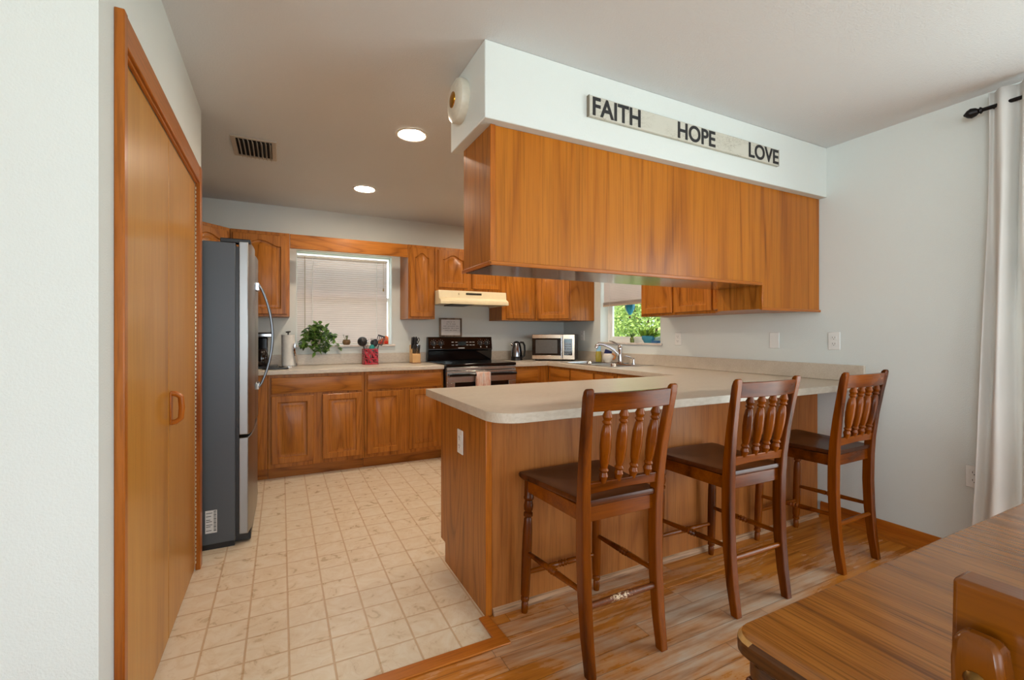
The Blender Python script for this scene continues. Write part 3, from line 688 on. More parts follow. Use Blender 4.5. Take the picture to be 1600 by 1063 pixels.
# range hood
hd = thing('range_hood', 'cream under-cabinet range hood above the black range', 'range hood', (1.787, 4.60, 0))
MB().prism([(.27,1.535),(.27,1.662),(-.185,1.662),(-.195,1.585),(-.245,1.560),(-.25,1.535)], -.378, .378, 'x').build('canopy', M_CREAM, hd, .004)
MB().box(-.376, .376, -.252, -.246, 1.52, 1.548).box(-.378, -.37, -.25, .27, 1.52, 1.54).box(.37, .378, -.25, .27, 1.52, 1.54).build('lip', M_CREAM, hd, .003)
MB().box(-.20, .02, -.16, .18, 1.522, 1.536).build('grease_filter', plain('filter_mesh', (90,88,84), .5, .6), hd)
m = MB()
for i in range(14): m.box(-.085+i*.0125, -.077+i*.0125, -.1955, -.188, 1.622, 1.642)
m.build('vent_slots', M_DARK, hd)
MB().lathe((-.16,-.187,1.63),(-.16,-.200,1.63),[(0,.010),(1,.009)],12).build('switch', M_CREAM, hd)
# framed text sign on the range back
sg = thing('framed_sign', 'small framed sign with handwritten lines leaning on the wall above the range', 'sign', (1.685, 4.845, 1.186))
fm = MB(); W_, H_ = .26, .21
fm.box(-W_/2, -W_/2+.018, -.012, .012, 0, H_).box(W_/2-.018, W_/2, -.012, .012, 0, H_).box(-W_/2+.018, W_/2-.018, -.012, .012, H_-.018, H_).box(-W_/2+.018, W_/2-.018, -.012, .012, 0, .018).build('frame', wood('grey_wood', (84,70,58), (120,102,86), (150,132,112), 'Z', .6), sg, .001)
bd = MB().box(-W_/2+.018, W_/2-.018, -.004, .008, .018, H_-.018).build('board', plain('sign_white', (212,208,204), .6, noise=.05), sg)
rw = random.Random(5); m = MB()
for li, (ln, ws) in enumerate(((.10,(4,2,3)),(.11,(3,2,4)),(.18,(4,9,3)),(.19,(9,3,1,4)),(.14,(4,3,4)))):
    tot = sum(ws)+len(ws)-1; x = -ln/2; z = .168-li*.024; st_ = ln/tot
    for w_ in ws:
        pts = []
        for k in range(w_*5+1):
            ph = k*1.25; pts.append((x+st_*w_*k/(w_*5)+.0015*math.cos(ph*1.3), -.0048, z+.0042*math.sin(ph*1.3)*(1.5 if rw.random() < .15 else 1)))
        m.tube(pts, .0009, 4); x += st_*(w_+1)
m.build('handwriting', M_BLACK, bd)

# ================================================================== counter items
kt = thing('electric_kettle', 'steel electric kettle with black handle left of the microwave', 'kettle', (2.44, 4.70, .9145), math.radians(-20))
MB().lathe((0,0,0),(0,0,.022),[(0,.070),(.6,.070),(1,.066)],24).build('base', M_BLACK, kt)
MB().lathe((0,0,.022),(0,0,.045),[(0,.066),(1,.067)],24).build('band', M_BLACK, kt)
MB().lathe((0,0,.045),(0,0,.20),[(0,.067),(.3,.064),(.7,.054),(.9,.046),(1,.042)],24).build('body', steel('kettle_steel', (150,150,156), .14, (1,1,1)), kt)
MB().lathe((0,0,.20),(0,0,.222),[(0,.042),(.5,.034),(.9,.018),(1,.010)],20).build('lid', M_BLACK, kt)
MB().tube([(.04,0,.208),(.075,0,.205),(.093,0,.17),(.096,0,.11),(.088,0,.05),(.066,0,.035)], [.012,.013,.012,.011,.012,.012], 10).build('handle', M_BLACK, kt)
MB().tube([(-.045,0,.17),(-.062,0,.19),(-.068,0,.198)], [.016,.011,.007], 10).build('spout', steel('kettle_steel', (150,150,156)), kt)
mw = thing('microwave', 'stainless microwave oven set diagonally in the counter corner', 'microwave', (2.552, 4.536, .9145), math.radians(-41))
MB().box(0, .49, .012, .32, .015, .30).build('body', M_BLACK, mw, .004)
for x in (.04,.45):
    for y in (.05,.28): MB().lathe((x,y,0),(x,y,.016),[(0,.014),(1,.014)],10).build('foot', M_BLACK, mw)
mst = steel('microwave_steel', (200,184,164), .25, (1,1,1))
dm = MB(); dm.box(.004, .335, -.012, .011, .018, .062).box(.004, .335, -.012, .011, .255, .297).box(.335,.352,-.012,.011,.018,.297); mdo = dm.build('door', mst, mw, .002)
MB().box(.004, .335, -.010, .011, .0625, .2545).build('door_glass', M_BLACKG, mdo)
MB().box(.045, .295, -.0106, -.0100, .085, .238).build('window_mesh', plain('mesh_grey', (84,80,76), .3), mdo)
hm_ = MB().box(.338, .352, -.045, -.030, .04, .275).box(.338,.352,-.032,-.010,.05,.068).box(.338,.352,-.032,-.010,.248,.266).build('handle', M_CHROME, mdo, .004)
cp = MB().box(.355, .488, -.012, .011, .018, .297).build('control_panel', mst, mw, .002)
MB().box(.368, .462, -.0135, -.012, .065, .25).build('keypad', M_BLACKG, cp)
m = MB()
for r_ in range(5):
    for c_ in range(3): m.box(.378+c_*.026, .396+c_*.026, -.0142, -.0135, .078+r_*.026, .090+r_*.026)
m.build('keys', plain('key_grey', (120,124,128), .4), cp)
MB().box(.378, .452, -.0142, -.0135, .215, .238).build('display', plain('mw_display', (60,90,100), .1), cp)
# paper towel holder
pt = thing('paper_towel_holder', 'upright chrome paper towel holder at the left counter end', 'paper towel holder', (.055, 4.68, .9145))
MB().lathe((0,0,0),(0,0,.012),[(0,.078),(.7,.078),(1,.07)],24).build('base', M_CHROME, pt)
MB().tube([(0,0,.012),(0,0,.31)], .006, 10).ball((0,0,.318), .011).tube([(-.02,0,.318),(.02,0,.324)], .006, 8).build('post', M_BLACK, pt)
MB().tube([(.072,-.02,.010),(.068,-.03,.06),(.050,-.052,.14),(.050,-.052,.20),(.055,-.055,.22)], [.010,.012,.013,.011,.006], 10).build('tension_arm', M_CHROME, pt)
rl = MB().lathe((.055,4.68,.928),(.055,4.68,1.208),[(0,.020),(.0005,.056),(.999,.056),(1,.020)],28).build('paper_towel_roll', plain('paper_white', (214,212,206), .9, bump=.4, nscale=30))
tag(rl, 'white paper towel roll on the chrome upright holder', 'paper towel')
cm_ = thing('coffee_maker', 'black coffee maker half hidden behind the fridge handle', 'coffee maker', (-.13, 4.60, .9145))
MB().box(-.12, .10, -.13, .13, 0, .02).build('base', M_BLACK, cm_, .006)
MB().box(-.10, .02, .04, .13, .02, .27).build('tower', M_BLACKG, cm_, .01)
MB().box(-.11, .06, -.12, .13, .27, .315).build('brew_head', M_BLACK, cm_, .01)
MB().box(-.11, .062, -.122, -.118, .28, .30).build('trim', M_CHROME, cm_)
MB().lathe((-.03,-.04,.021),(-.03,-.04,.17),[(0,.05),(.3,.062),(.7,.055),(1,.035)],20).build('carafe', plain('dark_glass', (28,22,20), .05), cm_)
tr = tag(MB().prism(rr(-.10, .10, -.06, .06, .03), 0, .012).build('tray', M_BLACK, bevel=.003), 'flat black tray on the counter left of the paper towels', 'tray'); tr.location = (-.055+.01, 4.40, .9145)

# utensil crock
UX, UY = .79, 4.70
uh = thing('utensil_holder', 'square red metal utensil holder with cut-out pattern', 'utensil holder', (UX, UY, .9145), math.radians(6))
M_RED = plain('red_enamel', (176,16,34), .25, noise=.04)
MB().box(-.072, .072, -.052, .052, 0, .006).build('base', M_RED, uh, .002)
def lattice():
    m = MB()
    def panel(f, w_):  # perforated wall: leaf shaped holes between diagonal bars
        n = 4; step = 2*w_/n; 
        for i in range(n+1):
            a = -w_+i*step; m.box(*f(a-.004 if i else a, a+.004 if i < n else a), .006, .155)
        for z in (.006,.052,.098,.143): m.box(*f(-w_, w_), z, z+.012)
        for i in range(n):
            for j, z in enumerate((.018,.064,.110)):
                if (i+j) % 2 == 0: m.box(*f(-w_+i*step+.003, -w_+i*step+step*.58), z, z+.022)
                else: m.box(*f(-w_+i*step+step*.42, -w_+i*step+step-.003), z+.012, z+.036)
    panel(lambda a, b: (a, b, -.049, -.047), .067); panel(lambda a, b: (a, b, .047, .049), .067)
    panel(lambda a, b: (-.067, -.065, a, b), .047); panel(lambda a, b: (.065, .067, a, b), .047)
    return m
lattice().build('basket', M_RED, uh)
UG2 = 'cooking utensils in the red holder'
M_NYL = plain('black_nylon', (30,30,32), .4)
def utensil(name, label, cat, ox, oy, tx, ty, L, build, mat):
    u = thing(name, label, cat, (UX+ox, UY+oy, .925), 0, UG2)
    d = Vector((tx, ty, 1)).normalized(); q = Vector((0,0,1)).rotation_difference(d); u.rotation_mode = 'QUATERNION'; u.rotation_quaternion = q
    MB().lathe((0,0,0),(0,0,L),[(0,.006),(.5,.0075),(.85,.005),(1,.004)],8).build('handle', mat, u)
    build(u, L); return u
def ladle(u, L):
    m = MB(); R = []
    for j in range(7): a = j/6*PI*.5; R.append([(.048*math.cos(a)*math.cos(2*PI*k/16), -.048*math.sin(a)-.005, L+.035+.048*math.cos(a)*math.sin(2*PI*k/16)) for k in range(16)])
    m.loops(R, cap=False); m.bm.faces.new([m.bm.verts.new(p) for p in R[-1]]); o = m.build('bowl', M_NYL, u); s_ = o.modifiers.new('s','SOLIDIFY'); s_.thickness = .003
utensil('ladle', 'round black ladle leaning left in the red utensil holder', 'ladle', -.02, 0, -.26, -.05, .19, ladle, M_NYL)
def turner(u, L):
    m = MB(); z0 = L
    m.box(-.034,.034,-.002,.002,z0,z0+.012).box(-.036,.036,-.002,.002,z0+.085,z0+.10)
    for x in (-.036,-.018,0,.018,.030): m.box(x, x+.007, -.002, .002, z0+.01, z0+.09)
    m.build('slotted_blade', M_NYL, u, .001)
utensil('slotted_turner', 'black slotted turner leaning far right in the red holder', 'spatula', .03, 0, .30, -.02, .19, turner, M_NYL)
def spoon(u, L):
    MB().ball((0,0,L+.03), (.026,.007,.038)).build('bowl', plain('teal_silicone', (20,140,130), .4), u)
utensil('spoon', 'teal silicone spoon in the middle of the red holder', 'spoon', .0, -.02, .08, -.05, .12, spoon, plain('teal_silicone', (20,140,130), .4))
def spoon2(u, L): MB().ball((0,0,L+.03), (.028,.006,.04)).build('bowl', M_NYL, u)
utensil('spoon', 'dark grey spoon leaning right behind the teal one', 'spoon', .02, .015, .16, .0, .175, spoon2, M_NYL)
def whisk(u, L):
    m = MB()
    for a in range(4):
        ca, sa = math.cos(a*PI/4), math.sin(a*PI/4)
        m.tube([(.024*math.sin(PI*t/8)*ca*(1 if t<=8 else 1), .024*math.sin(PI*t/8)*sa, L+.09*math.sin(PI*t/16)) if t<=8 else (.024*math.sin(PI*t/8)*ca, .024*math.sin(PI*t/8)*sa, L+.09*math.sin(PI*t/16)) for t in range(17)], .001, 4)
    m.build('wires', M_CHROME, u)
utensil('whisk', 'silver wire whisk upright at the left of the red holder', 'whisk', -.03, .02, -.03, .0, .155, whisk, M_CHROME)
def tongs(u, L): MB().box(-.016,.016,-.003,.003,L-.02,L+.06).build('head', M_NYL, u, .002)
utensil('pasta_fork', 'black toothed pasta fork standing behind the teal spoon', 'pasta server', .01, .03, .10, .03, .185, lambda u, L: [MB().ball((0,0,L+.02), (.022,.008,.028)).build('bowl', M_NYL, u), [MB().tube([(x,0,L+.03),(x*1.4,-.006,L+.062)], .0025, 6).build('tine', M_NYL, u) for x in (-.014,-.005,.005,.014)]], M_NYL)

# knife block
kb = thing('knife_block', 'light beech knife block left of the range', 'knife block', (1.245, 4.70, .9145), math.radians(4))
M_BEECH = wood('beech', (196,140,80), (214,164,104), (228,184,128), 'Z', .5, 1.4, 0, .1, 2)
MB().prism([(-.055,0),(-.055,.085),(-.02,.12),(.055,.19),(.055,0)], -.042, .042, 'x').build('block', M_BEECH, kb, .003)
MB().box(-.043, .043, -.06, .058, -.0001, .007).build('base', wood('beech_dark', (110,60,30), (130,76,40), (150,90,50), 'X'), kb)
def knife(label, x, y, z, L, r=.0085, group='knives in the knife block', name='knife'):
    k = thing(name, label, 'knife', (1.245+x, 4.70+y, .9145+z), math.radians(4), group); k.rotation_euler = (math.radians(14), 0, math.radians(4))
    MB().rectsweep([(0,0,-.03),(0,0,L*.1),(0,0,L*.5),(0,0,L*.9),(0,0,L)], [(r*.3,.008),(r*.8,r*1.3),(r,r*1.5),(r*.9,r*1.7),(r*.5,r*1.0)]).build('handle', M_BLACK, k, .002)
    MB().lathe((0,-.0125,L*.5),(0,-.0145,L*.5),[(0,.002),(1,.002)],6).build('rivet', M_CHROME, k)
for i in range(6):
    knife('short black steak knife handle in the front row of the block', -.033+i*.0132, -.038, .108, .085, .0045, 'steak knives in the front row')
for i, (x, n_, L) in enumerate(((-.033,'leftmost tall black knife handle at the back of the block',.115),(-.016,'tall black knife handle second from left at the back of the block',.12),(.006,'tall black knife handle beside the scissors in the block',.12))):
    knife(n_, x, .012, .158, L)
sc = thing('kitchen_scissors', 'black handled kitchen scissors at the right rear of the knife block', 'scissors', (1.245+.03, 4.72, 1.085), math.radians(4))
m = MB()
for s_ in (-1, 1):
    m.tube([(.013*s_+.010*math.cos(a), 0, .072+.020*math.sin(a)) for a in [2*PI*k/14 for k in range(15)]], .0035, 6)
    m.tube([(.011*s_,0,.052),(0,0,.02)], .004, 6)
m.build('handles', M_BLACK, sc); MB().box(-.006,.006,-.001,.001,-.03,.022).build('blades', M_CHROME, sc)

# ================================================================== plants and ornaments on the sills
def leaf(m, base, d, up, L, W):
    d = Vector(d).normalized(); up = Vector(up); side = d.cross(up)
    side = side.normalized() if side.length > 1e-4 else Vector((1,0,0)); nn = side.cross(d).normalized(); base = Vector(base)
    prof = [(0,.05),(.15,.7),(.35,1.0),(.6,.8),(.85,.35),(1,.02)]; A = []; B = []; C = []
    for t, w_ in prof:
        c = base + d*L*t - nn*L*.25*t*t; C.append(c); A.append(c + side*W*w_*.5 + nn*W*.12*w_); B.append(c - side*W*w_*.5 + nn*W*.12*w_)
    vs = [[m.bm.verts.new(p) for p in r] for r in (A, C, B)]
    for i in range(len(prof)-1):
        m.bm.faces.new((vs[0][i], vs[1][i], vs[1][i+1], vs[0][i+1])); m.bm.faces.new((vs[1][i], vs[2][i], vs[2][i+1], vs[1][i+1]))
po = thing('potted_pothos', 'bushy trailing pothos in a white pot on the left window sill', 'plant', (.30, 4.895, 1.108))
MB().lathe((0,-.02,0),(0,-.02,.10),[(0,.040),(.05,.042),(.9,.056),(1,.058),(.97,.050),(.7,.046)],22).build('pot', plain('pot_white', (220,206,190), .35), po)
MB().lathe((0,-.02,.068),(0,-.02,.078),[(0,.045),(1,.045)],18).build('soil', plain('soil', (52,38,28), .95, bump=.5), po)
rp = random.Random(11); vm = MB(); lm = MB(); vines = []
for i in range(26):
    a = rp.uniform(PI*1.02, PI*1.98); r_ = rp.uniform(.04,.13); hgt = rp.uniform(.02,.10); drop = rp.choice([0,0,.02,.05,.08,.10]) if r_ > .07 else 0
    x1, y1 = r_*1.15*math.cos(a), -.03 + r_*.75*math.sin(a)
    pts = [(.0,-.02,.075), (x1*.4, -.02+(y1+.02)*.4, .11+hgt), (x1*.85, y1, .09+hgt*.8), (x1*1.1, y1-.01, .06+hgt*.4-drop)]
    vines.append(pts)
vines.append([(.02,-.03,.08),(.10,-.055,.11),(.16,-.06,.06),(.19,-.062,.01),(.21,-.062,-.03)])
vines.append([(.0,-.04,.08),(.06,-.08,.06),(.05,-.09,-.02),(.02,-.092,-.05),(-.01,-.09,-.07)])
vines.append([(.0,-.04,.08),(.08,-.085,.05),(.13,-.09,.0),(.08,-.09,-.045),(.02,-.09,-.05)])
vines.append([(.02,-.03,.08),(.13,-.06,.10),(.19,-.06,.09)])
for pts in vines:
    vm.tube(pts, .0022, 5)
    for a_, b_ in zip(pts[1:], pts[2:] + [pts[-1]]):
        for q in range(3):
            p = Vector(a_).lerp(Vector(b_), q/3)
            dd = Vector((rp.uniform(-1,1), rp.uniform(-1,.15), rp.uniform(-.8,.5))); leaf(lm, p, dd, (rp.uniform(-.4,.4), -.6, 1), rp.uniform(.035,.062), rp.uniform(.028,.046))
lm.build('foliage', M_LEAF, po); vm.build('vines', plain('vine_stem', (120,130,60), .6), po)
su = thing('potted_succulent', 'small succulent in a round brown pot on the left window sill', 'plant', (.590, 4.885, 1.108))
MB().lathe((0,0,0),(0,0,.052),[(0,.028),(.1,.034),(.5,.041),(.85,.036),(1,.033),(.95,.028),(.8,.027)],20).build('pot', plain('brown_glaze', (122,92,56), .3, noise=.3, nscale=30), su)
MB().lathe((0,0,.038),(0,0,.044),[(0,.027),(1,.027)],14).build('soil', plain('soil', (52,38,28)), su)
m = MB(); sm_ = MB()
for i in range(7):
    a = i*2.4; r_ = .008+.026*rp.random(); tp = (r_*math.cos(a), r_*math.sin(a)*.7, .075+.022*rp.random()); sm_.tube([(0,0,.043), (tp[0]*.6,tp[1]*.6,.06), tp], .002, 5)
    for j in range(6): leaf(m, tp, (math.cos(j*1.05+i), math.sin(j*1.05+i), .5), (0,0,1), .018, .013)
m.build('leaves', M_JADE, su); sm_.build('stem', plain('vine_stem', (120,130,60)), su)
og = thing('fruit_ornament', 'orange and red fruit shaped ornament in the sill corner right of the utensils', 'ornament', (.955, 4.895, 1.108))
MB().prism([(-.045,0),(.055,0),(.055,.075),(.035,.092),(.012,.085),(-.012,.06),(-.035,.05),(-.048,.03)], -.01, .01, 'y').build('body', plain('fruit_paint', (226,104,24), .3, noise=.5, nscale=22), og, .005)
MB().ball((-.02,-.012,.022), (.018,.008,.016)).ball((.03,-.012,.022), (.018,.008,.018)).build('red_fruit', plain('red_fruit', (206,40,20), .25), og)
# sink window
bp = thing('potted_plant', 'green leafy plant in a blue bowl on the sink window sill', 'plant', (3.262, 3.435, 1.128))
MB().loops([[(r*.55*math.cos(2*PI*k/24), r*math.sin(2*PI*k/24), z) for k in range(24)] for z, r in ((0,.048),(.008,.054),(.04,.078),(.062,.080),(.072,.074),(.070,.068),(.04,.064))]).build('planter', plain('turquoise_glaze', (62,140,164), .2, noise=.15, nscale=14), bp)
MB().loops([[(r*.55*math.cos(2*PI*k/18), r*math.sin(2*PI*k/18), z) for k in range(18)] for z, r in ((.05,.064),(.058,.064))]).build('soil', plain('soil', (52,38,28)), bp)
m = MB()
for i in range(30):
    a = rp.uniform(0, 2*PI); el = rp.uniform(.3, 1.5); b_ = (.02*math.cos(a), .045*math.sin(a)+rp.uniform(-.02,.02), .06)
    leaf(m, b_, (math.cos(a)*.35-.15, math.sin(a)*.9, el), (-.8,0,.4), rp.uniform(.07,.13), rp.uniform(.028,.045))
m.build('foliage', leafmat('bright_leaf', (54,96,28), (150,190,60)), bp)
sj = thing('sprout_jar', 'little glass jar with a sprouting cutting beside the blue bowl', 'jar', (3.255, 3.66, 1.128))
MB().lathe((0,0,0),(0,0,.06),[(0,.018),(.1,.022),(.7,.022),(.85,.016),(1,.017)],16).build('jar', plain('green_glass', (120,140,60), .05, Transmission_Weight=.6), sj)
m = MB()
for i in range(7): leaf(m, (0,0,.058), (math.cos(i)*.4, math.sin(i*1.7), .8), (-1,0,.3), .05, .02)
m.build('cutting', M_JADE, sj)
tb = tag(MB().box(-.05, .05, -.028, .028, 0, .03).build('trinket_box', plain('blue_box', (58,110,160), .4), bevel=.003), 'small blue box at the end of the sink window sill', 'box'); tb.location = (3.25, 3.318, 1.128); tb.rotation_euler = (0,0,PI/2)
tb.scale = (.8,.8,.8)
ba = thing('balloon_ornament', 'blue glass hot air balloon ornament hanging in the sink window', 'ornament', (3.292, 3.735, 1.385))
NG = 12; m = MB(); R = []
for z, r in ((.035,.014),(.06,.032),(.09,.050),(.12,.059),(.15,.058),(.18,.042),(.20,.015)): R.append([(.62*r*(1+.05*math.cos(6*2*PI*k/24))*math.cos(2*PI*k/24), r*(1+.05*math.cos(6*2*PI*k/24))*math.sin(2*PI*k/24), z) for k in range(24)])
m.loops(R).build('envelope', plain('balloon_blue', (50,150,186), .2, noise=.35, nscale=12), ba)
MB().lathe((0,0,0),(0,0,.018),[(0,.009),(1,.012)],10).tube([(.01,0,.018),(.013,0,.036)], .001, 4).tube([(-.01,0,.018),(-.013,0,.036)], .001, 4).build('basket', plain('basket_brown', (90,40,30), .6), ba)
MB().tube([(0,0,.20),(0,0,.60)], .0012, 5).build('hanging_string', M_WHITE, ba)

# ================================================================== outlets and plates
def plate(name, label, cat, loc, rz, kind='outlet', z=0, mat=None):
    p = thing(name, label, cat, loc, rz, 'white electrical wall plates')
    mat = mat or M_WHITE
    MB().box(-.036, .036, -.006, 0, -.058, .058).build('plate', mat, p, .003)
    if kind == 'outlet':
        for zz in (-.02, .02):
            r_ = MB().box(-.017, .017, -.0085, -.006, zz-.014, zz+.014).build('receptacle', mat, p, .002)
            MB().box(-.008, -.006, -.0090, -.0085, zz-.002, zz+.008).box(.006, .008, -.0090, -.0085, zz-.002, zz+.008).lathe((0,-.0085,zz-.008),(0,-.0090,zz-.008),[(0,.0025),(1,.0025)],8).build('slots', M_BLACK, r_)
    return p
WR = XR-.0005
plate('wall_outlet', 'white duplex outlet on the right wall just past the counter end', 'outlet', (WR, 1.694, 1.168), -PI/2)
plate('blank_wall_plate', 'blank white wall plate under the hanging cabinet', 'wall plate', (WR, 2.096, 1.168), -PI/2, 'blank')
plate('wall_outlet', 'white duplex outlet between sink window and hanging cabinet', 'outlet', (WR, 3.0, 1.172), -PI/2)
plate('wall_outlet', 'white duplex outlet in the corner beside the microwave', 'outlet', (WR, 4.47, 1.20), -PI/2)
plate('wall_outlet', 'white duplex outlet low on the wall beside the curtain', 'outlet', (WR, 1.021, .47), -PI/2)
plate('wall_outlet', 'white duplex outlet on the oak peninsula end panel', 'outlet', (.7775, 2.086, .688), -PI/2)

# ================================================================== ceiling fixtures
def can(label, x, y):
    c = thing('recessed_light', label, 'ceiling light', (x, y, H-.0005), 0, 'recessed ceiling lights')
    n = 40
    R = [[(r*math.cos(2*PI*k/n), r*math.sin(2*PI*k/n), z) for k in range(n)] for r, z in ((.098,0),(.098,-.004),(.085,-.007),(.078,-.004),(.077,-.0005))]
    MB().loops(R, cap=False).build('trim_ring', M_OFFW, c)
    MB().lathe((0,0,-.0012),(0,0,-.0032),[(0,.077),(1,.074)],n).build('diffuser', M_LAMP, c)
can('lit round recessed ceiling light nearest the hanging cabinet', .715, 2.775)
can('added recessed fill light, unseen behind the soffit, above the sink run', 2.15, 2.775)  # assumed lamp, added out of view to brighten the kitchen
can('added recessed fill light, unseen behind the soffit, in front of the microwave corner', 2.15, 3.985)  # second added lamp, also out of view, more fill for the kitchen
can('lit round recessed ceiling light farther back above the left counter', .625, 3.985)
vt = thing('ceiling_vent', 'rectangular metal air vent in the kitchen ceiling', 'vent', (-.157, 3.445, H-.0005))
MB().box(-.128, -.10, -.175, .175, -.008, 0).box(.10, .128, -.175, .175, -.008, 0).box(-.10, .10, -.175, -.15, -.008, 0).box(-.10, .10, .15, .175, -.008, 0).build('frame', M_VENT, vt, .003)
MB().box(-.10, .10, -.15, .15, -.002, -.0005).build('duct_opening', M_DARK, vt)
m = MB()
for i in range(8):
    x = -.088+i*.0245; m.prism([(x,-.001),(x+.003,-.001),(x+.013,-.022),(x+.010,-.022)], -.15, .15, 'y')
m.build('louvers', M_VENT, vt)
sa = thing('door_chime', 'round white fixture with brass centre on the soffit end', 'wall fixture', (.7545, 2.005, 2.296), 0)
MB().lathe((0,0,0),(-.048,0,0),[(0,.098),(.55,.100),(.75,.096),(.9,.084),(1,.060)],36).build('housing', plain('aged_white', (214,210,194), .4), sa)
MB().lathe((-.047,0,0),(-.058,0,0),[(0,.036),(.4,.035),(.7,.026),(1,.012)],28).build('centre', M_BRASS, sa)

# ================================================================== FAITH HOPE LOVE sign
def crackle():
    t = NT('crackle_paint'); v = t.coord('Object', scale=(1,1,2.2)); vo = t.node('ShaderNodeTexVoronoi', feature='DISTANCE_TO_EDGE'); vo.inputs['Scale'].default_value = 34
    dn = t.noise(v, 20, 3); mv = t.mix(.12, v, dn); t.link(mv, vo.inputs['Vector'])
    e = t.ramp(vo.outputs['Distance'], [(0, lin(128,120,104)), (.05, lin(196,192,178))]); n = t.noise(v, 6, 4)
    t.set(t.mix(t.ramp(n, [(.45,(0,)*3),(.6,(.8,)*3)]), lin(200,197,184), e), .7); return t.m
ws = thing('word_sign', 'long weathered white sign reading FAITH HOPE LOVE on the soffit', 'sign', (1.974, 1.7395, 2.274))
MB().box(-.70, .70, -.020, -.0002, -.049, .049).build('board', crackle(), ws, .004)
MB().box(-.702, -.6995, -.0195, -.0005, -.049, .049).box(.6995, .702, -.0195, -.0005, -.049, .049).build('board_ends', plain('grey_board_end', (130,120,104), .7), ws)
def text(word, x0, x1, z0, z1, y, name, mat, parent):
    c = bpy.data.curves.new(name, 'FONT'); c.body = word; c.size = 1; c.extrude = .01; c.offset = .019; c.space_character = 1.0
    o = bpy.data.objects.new(name, c); COL.objects.link(o); bpy.context.view_layer.update()
    me = bpy.data.meshes.new_from_object(o.evaluated_get(bpy.context.evaluated_depsgraph_get())); bpy.data.objects.remove(o)
    xs = [v.co.x for v in me.vertices]; ys = [v.co.y for v in me.vertices]; a, b, p, q = min(xs), max(xs), min(ys), max(ys)
    for v in me.vertices:
        v.co = ((v.co.x-a)/(b-a)*(x1-x0)+x0, y-.0025*(1 if v.co.z > 0 else 0), (v.co.y-p)/(q-p)*(z1-z0)+z0)
    me.materials.clear(); me.materials.append(mat); me.name = name
    ob = bpy.data.objects.new(name, me); COL.objects.link(ob); ob.parent = parent; return ob
M_LET = plain('letter_black', (34,34,36), .6)
for wd, a, b in (('FAITH', -.682, -.392), ('HOPE', -.138, .143), ('LOVE', .422, .692)): text(wd, a, b, -.043, .043, -.0201, 'lettering', M_LET, ws)

# ================================================================== curtain
cr = thing('curtain_rod', 'black iron curtain rod with ball finial high on the right wall', 'curtain rod', (XR-.09, 0, 2.33))
MB().tube([(0,.965,0),(0,-1.75,0)], .0095, 12).build('rod', M_IRON, cr)
MB().lathe((0,.965,0),(0,1.035,0),[(0,.011),(.1,.017),(.2,.011),(.35,.020),(.6,.025),(.8,.019),(.92,.010),(1,.005)],18).build('finial', M_IRON, cr)
for y in (.93, -1.7): MB().tube([(0,y,0),(.088,y,.0)], .006, 8).lathe((.08,y,0),(.089,y,0),[(0,.022),(1,.024)],14).build('bracket', M_IRON, cr)
def curtain(label, y0, y1, folds, zbot, flare=.0, seed=0):
    rc = random.Random(seed); nu, nz = 22*folds, 26; rings = []
    ph = [rc.uniform(-.3,.3) for _ in range(folds+1)]
    for j in range(nz+1):
        t = j/nz; z = 2.405+(zbot-2.405)*t
        row = []
        for i in range(nu+1):
            u = i/nu; yy = y0+(y1-y0)*u; amp = (.020+.014*min(1, t*3))*(1+.25*math.sin(3*t+seed))
            wv = math.sin(u*folds*2*PI + .35*math.sin(t*4+seed))
            x = XR-.090 + amp*wv + .006*math.sin(9*t+u*20) - .012*t
            if t < .045: x = XR-.090 + (x-XR+.09)*.85
            yy += flare*(1-u)*t**2 + .008*math.sin(t*5+u*9)*t
            row.append((x, yy, z))
        rings.append(row)
    o = MB().loops(rings, cap=False, closed=False).build('curtain', M_CURTAIN, angle=180)
    s_ = o.modifiers.new('s', 'SOLIDIFY'); s_.thickness = .0025
    return tag(o, label, 'curtain')
curtain('white curtain panel at the left end of the black rod', .945, .785, 2, .03, .075, 1)
curtain('gathered white curtain panel at the far end of the patio door', -1.35, -1.66, 4, .03, 0, 3)

